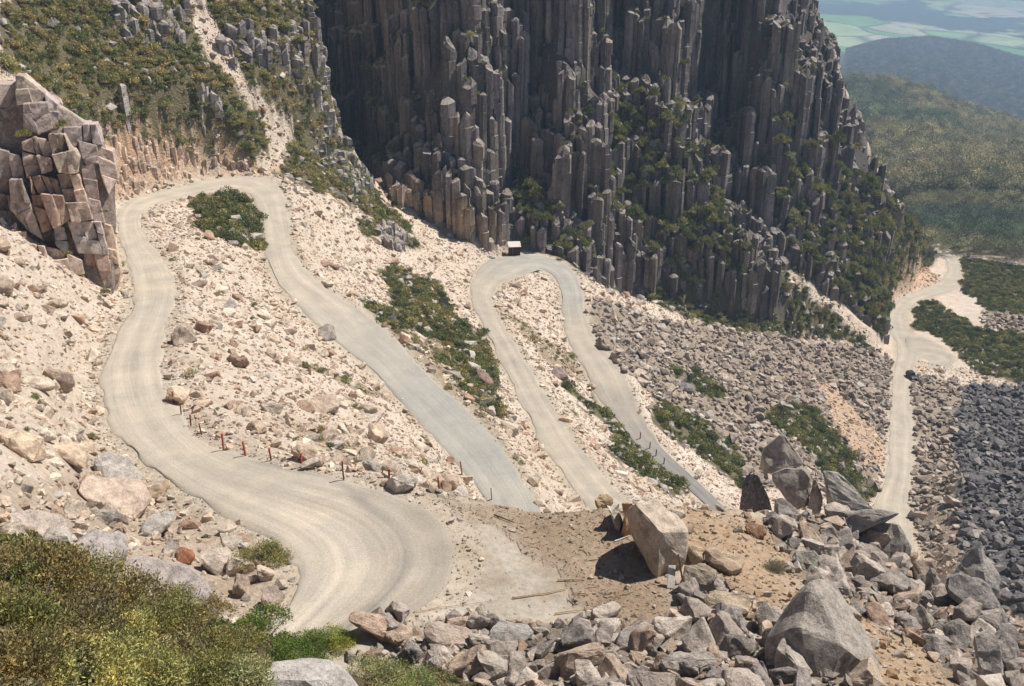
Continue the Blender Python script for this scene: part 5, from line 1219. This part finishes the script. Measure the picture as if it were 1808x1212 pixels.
# ------------------------------------------------------------------ trees on the far slopes
def trunk_mesh(seed):
    rs = np.random.default_rng(seed); V = []; F = []
    def limb(pts):
        for q, (p, r) in enumerate(pts):
            b = len(V)
            for j in range(6): V.append((p[0]+r*math.cos(j*1.047), p[1]+r*math.sin(j*1.047), p[2]))
            if q:
                for j in range(6): F.append((b-6+j, b-6+(j+1) % 6, b+(j+1) % 6, b+j))
    limb([((0, 0, -.1), .03), ((.01, 0, .3), .022), ((.03, .01, .6), .014), ((.04, .02, .85), .006)])
    for k in range(4):
        a = rs.uniform(0, 6.28); z = rs.uniform(.25, .5); limb([((.01, 0, z), .012), ((math.cos(a)*.12, math.sin(a)*.12, z+.15), .008), ((math.cos(a)*.22, math.sin(a)*.22, z+.3), .004)])
    return mesh_np('trunk', V, F, BARK)
def crown_mesh(seed, mat, n=420):
    me = leaf_blob('crown', seed, n, .10, lobes=9, flat=1.0, mat=mat, spread=.55)
    co = np.zeros(len(me.vertices)*3, np.float32); me.vertices.foreach_get('co', co); co = co.reshape(-1, 3); co[:, :2] *= .42; co[:, 2] = co[:, 2]*.62+.28; me.vertices.foreach_set('co', co.ravel()); me.update(); return me
TR = trunk_mesh(1); CR = [crown_mesh(80+i, LEAF_O) for i in range(4)]; LIB_T = libcoll('tree_library', [crown_mesh(80+i, LEAF_I, 260) for i in range(4)])
def fsample(rmin, rmax, n, poly=None):
    m = vis & inframe & (RR > rmin) & (RR < rmax) & (VX > 1380) & ((VX > 1495) | (VY > 135))
    ii, kk = np.nonzero(m); w = AR[ii, kk]; c = rng.choice(len(ii), n, p=w/w.sum()); i = ii[c]; k = kk[c]
    th = TH[i]+(rng.random(n)-.5)*(TH[1]-TH[0]); r = RK[k]+(rng.random(n)-.5)*dr_[k]; return np.c_[r*np.sin(th), r*np.cos(th)]
def bare(px, py):   # grey rock patches in the forest
    return inpoly(px, py, [(1560,250),(1600,262),(1650,310),(1720,345),(1660,350),(1600,330),(1560,300)])
fx = np.concatenate([fsample(436, 1700, 6500), fsample(436, 720, 2600)]); fz = hgt(fx[:, 0], fx[:, 1]); fpx, fpy = proj(fx[:, 0], fx[:, 1], fz); kp = ~(bare(fpx, fpy) & (rng.random(len(fx)) < .8)); fx = fx[kp]; fz = fz[kp]; fpx = fpx[kp]; fpy = fpy[kp]
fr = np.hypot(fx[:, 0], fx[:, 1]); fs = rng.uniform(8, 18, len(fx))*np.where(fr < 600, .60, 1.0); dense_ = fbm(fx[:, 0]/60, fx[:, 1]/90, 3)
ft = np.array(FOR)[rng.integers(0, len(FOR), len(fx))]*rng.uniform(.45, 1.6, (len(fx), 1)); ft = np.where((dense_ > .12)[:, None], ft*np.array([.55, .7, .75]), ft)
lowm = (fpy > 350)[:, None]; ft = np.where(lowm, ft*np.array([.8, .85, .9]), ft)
vs2 = fs/fr; bt = set(np.argsort(-vs2)[:280].tolist())
for i in sorted(bt):
    t = empty('gum_tree', (float(fx[i, 0]), float(fx[i, 1]), float(fz[i])), rng.uniform(0, 6.28)); s_ = float(fs[i])
    px, py = fpx[i], fpy[i]; zz = 'above the bend of the lower road' if px < 1700 else 'on the forested slope at the right edge'
    cw = 'dark green' if ft[i][1] < .16 else ('brownish' if ft[i][0] > .3 else 'olive'); sw = 'taller' if s_ > 6.3 else 'shorter'
    zz = 'at %s of the forest' % quad(px, py, (1480, 140, 1808, 470)); lb = '%s %s gum tree %s' % (sw, cw, zz); tag(t, lb, 'tree', lb.replace(' tree ', ' trees '))
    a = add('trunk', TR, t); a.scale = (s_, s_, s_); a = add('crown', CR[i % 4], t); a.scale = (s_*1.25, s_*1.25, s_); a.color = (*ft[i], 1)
J = np.array([j for j in range(len(fx)) if j not in bt]); n = len(J)
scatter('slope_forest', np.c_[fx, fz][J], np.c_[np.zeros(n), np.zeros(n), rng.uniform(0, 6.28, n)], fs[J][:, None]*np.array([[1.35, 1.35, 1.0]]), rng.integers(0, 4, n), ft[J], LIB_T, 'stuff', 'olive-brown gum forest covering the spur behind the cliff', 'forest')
hx = fsample(1700, 4700, 16000); hz = hgt(hx[:, 0], hx[:, 1]); n = len(hx); hs = rng.uniform(13, 24, n)
scatter('far_forest', np.c_[hx, hz], np.c_[np.zeros(n), np.zeros(n), rng.uniform(0, 6.28, n)], hs[:, None]*np.array([[1.5, 1.5, 1.0]]), rng.integers(0, 4, n), np.array([(.15,.15,.11),(.09,.11,.075),(.24,.19,.16)])[rng.integers(0, 3, n)]*rng.uniform(.4, 1.6, (n, 1)), LIB_T, 'stuff', 'blue-hazed forest covering the rounded hill beyond the spur', 'forest')
bx_ = fsample(436, 1000, 400*12); bz = hgt(bx_[:, 0], bx_[:, 1]); bqx, bqy = proj(bx_[:, 0], bx_[:, 1], bz); m = bare(bqx, bqy); n = int(m.sum())
if n: scatter('forest_scree', np.c_[bx_, bz][m], rng.uniform(-.5, 3, (n, 3)), rng.uniform(2, 5, (n, 1))*np.ones((1, 3)), rng.integers(0, 14, n), np.tile([.24, .21, .20], (n, 1)), LIB_ROCK, 'stuff', 'grey boulder patch in a clearing of the forest slope', 'scree')

xy = sample(['dirt'], 5); n = len(xy)
scatter('twig_litter', np.c_[xy, hgt(xy[:, 0], xy[:, 1])+.03], np.c_[rng.uniform(-.12, .12, (n, 2)), rng.normal(.2, .9, n)], np.c_[powsize(n, .12, 1.5, 2.2), rng.uniform(.03, .07, n), rng.uniform(.03, .07, n)], rng.integers(0, 14, n), np.array([(.17,.12,.08),(.22,.155,.10),(.36,.28,.19),(.10,.075,.05)])[rng.integers(0, 4, n)], LIB_ROCK, 'stuff', 'broken brown twigs and bark strewn over the dirt', 'twigs')

# ------------------------------------------------------------------ made things
def boxes(name, L, mat, parent=None, bev=0):
    bm = bmesh.new()
    for (cx, cy, cz, sx, sy, sz, *rot) in L:
        m = Matrix.Translation((cx, cy, cz)) @ (Matrix.Rotation(rot[0], 4, rot[1]) if rot else Matrix()) @ Matrix.Diagonal((sx, sy, sz, 1))
        bmesh.ops.create_cube(bm, size=1, matrix=m)
    if bev: bmesh.ops.bevel(bm, geom=list(bm.edges), offset=bev, segments=2, affect='EDGES')
    me = bpy.data.meshes.new(name); bm.to_mesh(me); bm.free(); me.materials.append(mat); return add(name, me, parent)
POSTS = [(307,713,20),(320,733,20),(337,752,18),(356,768,19),(395,796,28),(434,806,25),(479,813,20),(533,825,23),(607,849,33),(687,851,22),(775,866,24),(868,884,22)]
WHERE = ['first and farthest', 'second', 'third', 'fourth', 'fifth, tall', 'sixth', 'seventh', 'eighth', 'ninth and tallest', 'tenth', 'eleventh', 'last and lowest']
for q, (px, py, hp) in enumerate(POSTS):
    g = ground(px, py); d = g.length; h = hp*d/FPX/CP*1.0; h = min(max(h, .7), 1.9)
    bm = bmesh.new(); w = .075
    for sx in (-1, 1):
        bmesh.ops.create_cube(bm, size=1, matrix=Matrix.Translation((sx*w*.5, 0, h*.5-.15)) @ Matrix.Diagonal((.022, w*1.5, h+.3, 1)))
    bmesh.ops.create_cube(bm, size=1, matrix=Matrix.Translation((0, 0, h*.5-.15)) @ Matrix.Diagonal((w*1.2, .03, h+.3, 1)))
    bmesh.ops.create_cube(bm, size=1, matrix=Matrix.Translation((0, 0, h+.02)) @ Matrix.Diagonal((w*1.6, w*1.8, .06, 1)))
    me = bpy.data.meshes.new('marker_post'); bm.to_mesh(me); bm.free(); me.materials.append(RUST)
    o = add('marker_post', me); o.location = g; o.rotation_euler = (rng.uniform(-.06, .06), rng.uniform(-.09, .05), rng.uniform(-.5, .5))
    tag(o, 'red-brown marker post on the near bend, %s from the upper left' % WHERE[q], 'post', 'red-brown marker posts along the near bend')
DKP = flat_mat('dark_post', (.07, .05, .04), .7)
for q, (px, py, hp, rd2, lb) in enumerate([(816,838,24,0,'leaning rusty post at the near end of the upper road leg'),(1130,776,12,1,'thin dark post beside the third road leg, uppermost'),(1147,793,12,1,'thin dark post beside the third road leg, second down'),(1158,806,12,1,'thin dark post beside the third road leg, third down'),(1172,820,11,1,'thin dark post beside the third road leg, lowest')]):
    g = ground(px, py); h = hp*g.length/FPX*1.05
    o = boxes('marker_post', [(0, 0, h/2, .14, .14, h), (0, 0, h+.03, .2, .2, .06)], DKP if rd2 else RUST); o.location = g; o.rotation_euler = (0, -.12 if q == 0 else .03, .3)
    tag(o, lb, 'post', 'dark posts on the lower road edges' if rd2 else 'red-brown marker posts along the near bend')
# shelter hut at the second hairpin
hg = ground(908, 450); hut = empty('shelter_hut', (hg.x, hg.y, hg.z), .12); tag(hut, 'small dark brown plank hut with a pale sloping roof at the second hairpin', 'hut')
HB = flat_mat('dark_stained_boards', (.060, .032, .026), .8); HD = flat_mat('door_boards', (.10, .08, .075), .8); HR = flat_mat('pale_roof_sheet', (.62, .56, .50), .5)
W_, D_, Hh = 2.7, 1.9, 2.3
for k in range(8): boxes('plank', [(-W_/2+.17+k*.34, -D_/2, Hh/2, .325, .06, Hh)], HD if k == 2 else HB, hut)
for k in range(5):
    boxes('plank', [(-W_/2, -D_/2+.22+k*.36, Hh/2+.12, .06, .34, Hh+.25)], HB, hut); boxes('plank', [(W_/2, -D_/2+.22+k*.36, Hh/2+.12, .06, .34, Hh+.25)], HB, hut)
boxes('back_wall', [(0, D_/2, Hh/2+.3, W_, .06, Hh+.6)], HB, hut)
boxes('roof', [(0, 0, Hh+.36, W_+.4, D_+.55, .06, .30, 'X')]+[(-W_/2+.1+k*.36, 0, Hh+.40, .05, D_+.55, .05, .30, 'X') for k in range(8)], HR, hut)
boxes('base_frame', [(0, 0, -.1, W_+.1, D_+.1, .35)], HB, hut)
# dark off-road car on the lower road
cg = ground(1609, 668); car = empty('off_road_car', (cg.x, cg.y, cg.z+.02), .06); tag(car, 'dark four-wheel-drive car facing the viewer beside the lay-by', 'car')
PT = flat_mat('dark_blue_grey_paint', (.030, .034, .042), .35); GL = flat_mat('car_glass', (.012, .014, .016), .08); TY = flat_mat('tyre_rubber', (.018, .018, .018), .9); LT = flat_mat('lamp_glass', (.55, .55, .5), .2); ST = flat_mat('dull_steel', (.25, .25, .25), .4, .8)
def loft(name, secs, mat, parent):
    V = []; F = []; n = len(secs[0])
    for s_ in secs: V += s_
    for k in range(len(secs)-1):
        for j in range(n): F.append((k*n+j, k*n+(j+1) % n, (k+1)*n+(j+1) % n, (k+1)*n+j))
    bm = bmesh.new(); vv = [bm.verts.new(v) for v in V]
    for f in F: bm.faces.new([vv[i] for i in f])
    bm.faces.new(vv[:n][::-1]); bm.faces.new(vv[-n:]); bmesh.ops.recalc_face_normals(bm, faces=bm.faces)
    bmesh.ops.bevel(bm, geom=list(bm.edges), offset=.04, segments=2, affect='EDGES', clamp_overlap=True)
    me = bpy.data.meshes.new(name); bm.to_mesh(me); bm.free(); me.materials.append(mat); return add(name, me, parent)
def sec(y, w, z0, z1): return [(-w, y, z0), (w, y, z0), (w, y, z0+(z1-z0)*.7), (w*.92, y, z1), (-w*.92, y, z1), (-w, y, z0+(z1-z0)*.7)]
loft('body', [sec(-2.2, .82, .45, .98), sec(-1.9, .92, .40, 1.08), sec(-.8, .94, .38, 1.16), sec(2.1, .94, .40, 1.14), sec(2.25, .88, .5, 1.1)], PT, car)
loft('cabin', [sec(-.85, .84, 1.1, 1.18), sec(-.25, .78, 1.1, 1.80), sec(1.6, .78, 1.1, 1.82), sec(2.15, .84, 1.1, 1.3)], PT, car)
wsc = boxes('windscreen', [(0, -.585, 1.46, 1.36, .03, .70, -.72, 'X')], GL, car); boxes('side_window', [(-.83, .6, 1.48, .04, 1.7, .42)], GL, car); boxes('side_window', [(.83, .6, 1.48, .04, 1.7, .42)], GL, car)
boxes('grille', [(0, -2.23, .78, .95, .05, .24)], TY, car); boxes('bumper', [(0, -2.29, .50, 1.8, .16, .2)], TY, car, .03)
for sx in (-1, 1):
    boxes('headlight', [(sx*.66, -2.21, .80, .26, .08, .2)], LT, car, .02)
    for yy in (-1.35, 1.4):
        bm = bmesh.new(); bmesh.ops.create_cone(bm, cap_ends=True, segments=20, radius1=.38, radius2=.38, depth=.24, matrix=Matrix.Translation((sx*.86, yy, .38)) @ Matrix.Rotation(math.pi/2, 4, 'Y'))
        bmesh.ops.bevel(bm, geom=list(bm.edges), offset=.03, segments=1, affect='EDGES'); me = bpy.data.meshes.new('wheel'); bm.to_mesh(me); bm.free(); me.materials.append(TY); w_ = add('wheel', me, car)
        bm = bmesh.new(); bmesh.ops.create_cone(bm, cap_ends=True, segments=14, radius1=.2, radius2=.17, depth=.06, matrix=Matrix.Translation((sx*.99, yy, .38)) @ Matrix.Rotation(math.pi/2*sx, 4, 'Y'))
        me = bpy.data.meshes.new('rim'); bm.to_mesh(me); bm.free(); me.materials.append(ST); add('rim', me, w_)
boxes('roof_rack', [(x_, .7, 1.9, .04, 1.6, .04) for x_ in (-.6, .6)]+[(0, y_, 1.91, 1.24, .04, .04) for y_ in (0, .5, 1.0, 1.4)], ST, car)
# sticks and timber lying on the pad
WOOD = flat_mat('weathered_wood', (.36, .25, .14), .9); PALEW = flat_mat('pale_board', (.62, .58, .52), .8)
def stick(label, a, b, r, mat=WOOD, lift=.06, name='stick', seed=0):
    A = ground(*a, lift); B = ground(*b, lift); rs = np.random.default_rng(seed); V = []; F = []; n = 7; d = (B-A)
    s1 = d.normalized().cross(Vector((0, 0, 1))).normalized(); s2 = d.normalized().cross(s1)
    for q in range(n+1):
        p = A+d*q/n+s1*rs.normal(0, .012)*d.length*.5; p.z = float(hgt(p.x, p.y))+lift+r if name == 'stick' else p.z; rr = r*(1-.5*q/n)
        for j in range(6): w_ = p+s1*math.cos(j*1.047)*rr+s2*math.sin(j*1.047)*rr; V.append(tuple(w_-A))
        if q:
            for j in range(6): F.append(((q-1)*6+j, (q-1)*6+(j+1) % 6, q*6+(j+1) % 6, q*6+j))
    o = add(name, mesh_np(name, V, F, mat)); o.location = A; tag(o, label, 'stick', None)
stick('long thin pale stick lying on the lower part of the pad', (905,1058), (1000,1042), .045, seed=1)
stick('thin brown stick lying on the pad right of the long pale one', (985,1027), (1032,1025), .05, seed=2)
stick('short brown branch on the pad near the huge block shadow', (1040,1052), (1010,1049), .04, seed=3)
stick('bleached twig lying in the shadow of the huge block', (1085,958), (1112,948), .03, PALEW, seed=4)
stick('dark bent branch on the brown dirt near the top of the pad', (872,912), (908,926), .05, DKP, seed=5)
stick('very long thin reed-like stick across the middle of the pad', (730,1082), (880,1062), .02, seed=6)
stick('short stick at the bottom of the pad left of the upright block', (980,1086), (1025,1080), .04, seed=7)
bg_ = ground(1180, 1034); o = boxes('leaning_board', [(0, 0, .55, .42, .05, 1.15, -.45, 'X')], PALEW); o.location = bg_; o.rotation_euler = (0, .25, .3); tag(o, 'pale board propped up below the right end of the huge block', 'board')
g1 = ground(1206, 1030); o = boxes('broken_pole', [(0, 0, .8, .09, .09, 1.9)], WOOD); o.location = g1; o.rotation_euler = (-.1, -.2, 0); tag(o, 'thin broken wooden pole leaning by the huge block', 'pole')

# ------------------------------------------------------------------ haze: one closed box of even, very thin air
tmax = 32.0; zb = float(H.min())-6; m = bpy.data.materials.new('haze'); m.use_nodes = True; nt = m.node_tree; nt.nodes.clear()
out = nt.nodes.new('ShaderNodeOutputMaterial'); pv = nt.nodes.new('ShaderNodeVolumePrincipled'); pv.inputs['Color'].default_value = (.52, .73, 1.0, 1); pv.inputs['Density'].default_value = HAZE_D; pv.inputs['Anisotropy'].default_value = .0
nt.links.new(pv.outputs[0], out.inputs['Volume'])
hb = boxes('haze', [(0, 0, (tmax+zb)/2, 150000, 150000, tmax-zb)], m); tag(hb, kind='stuff')
print('zmin', zb, 'zmax', float(H.max()), float(top.max()))
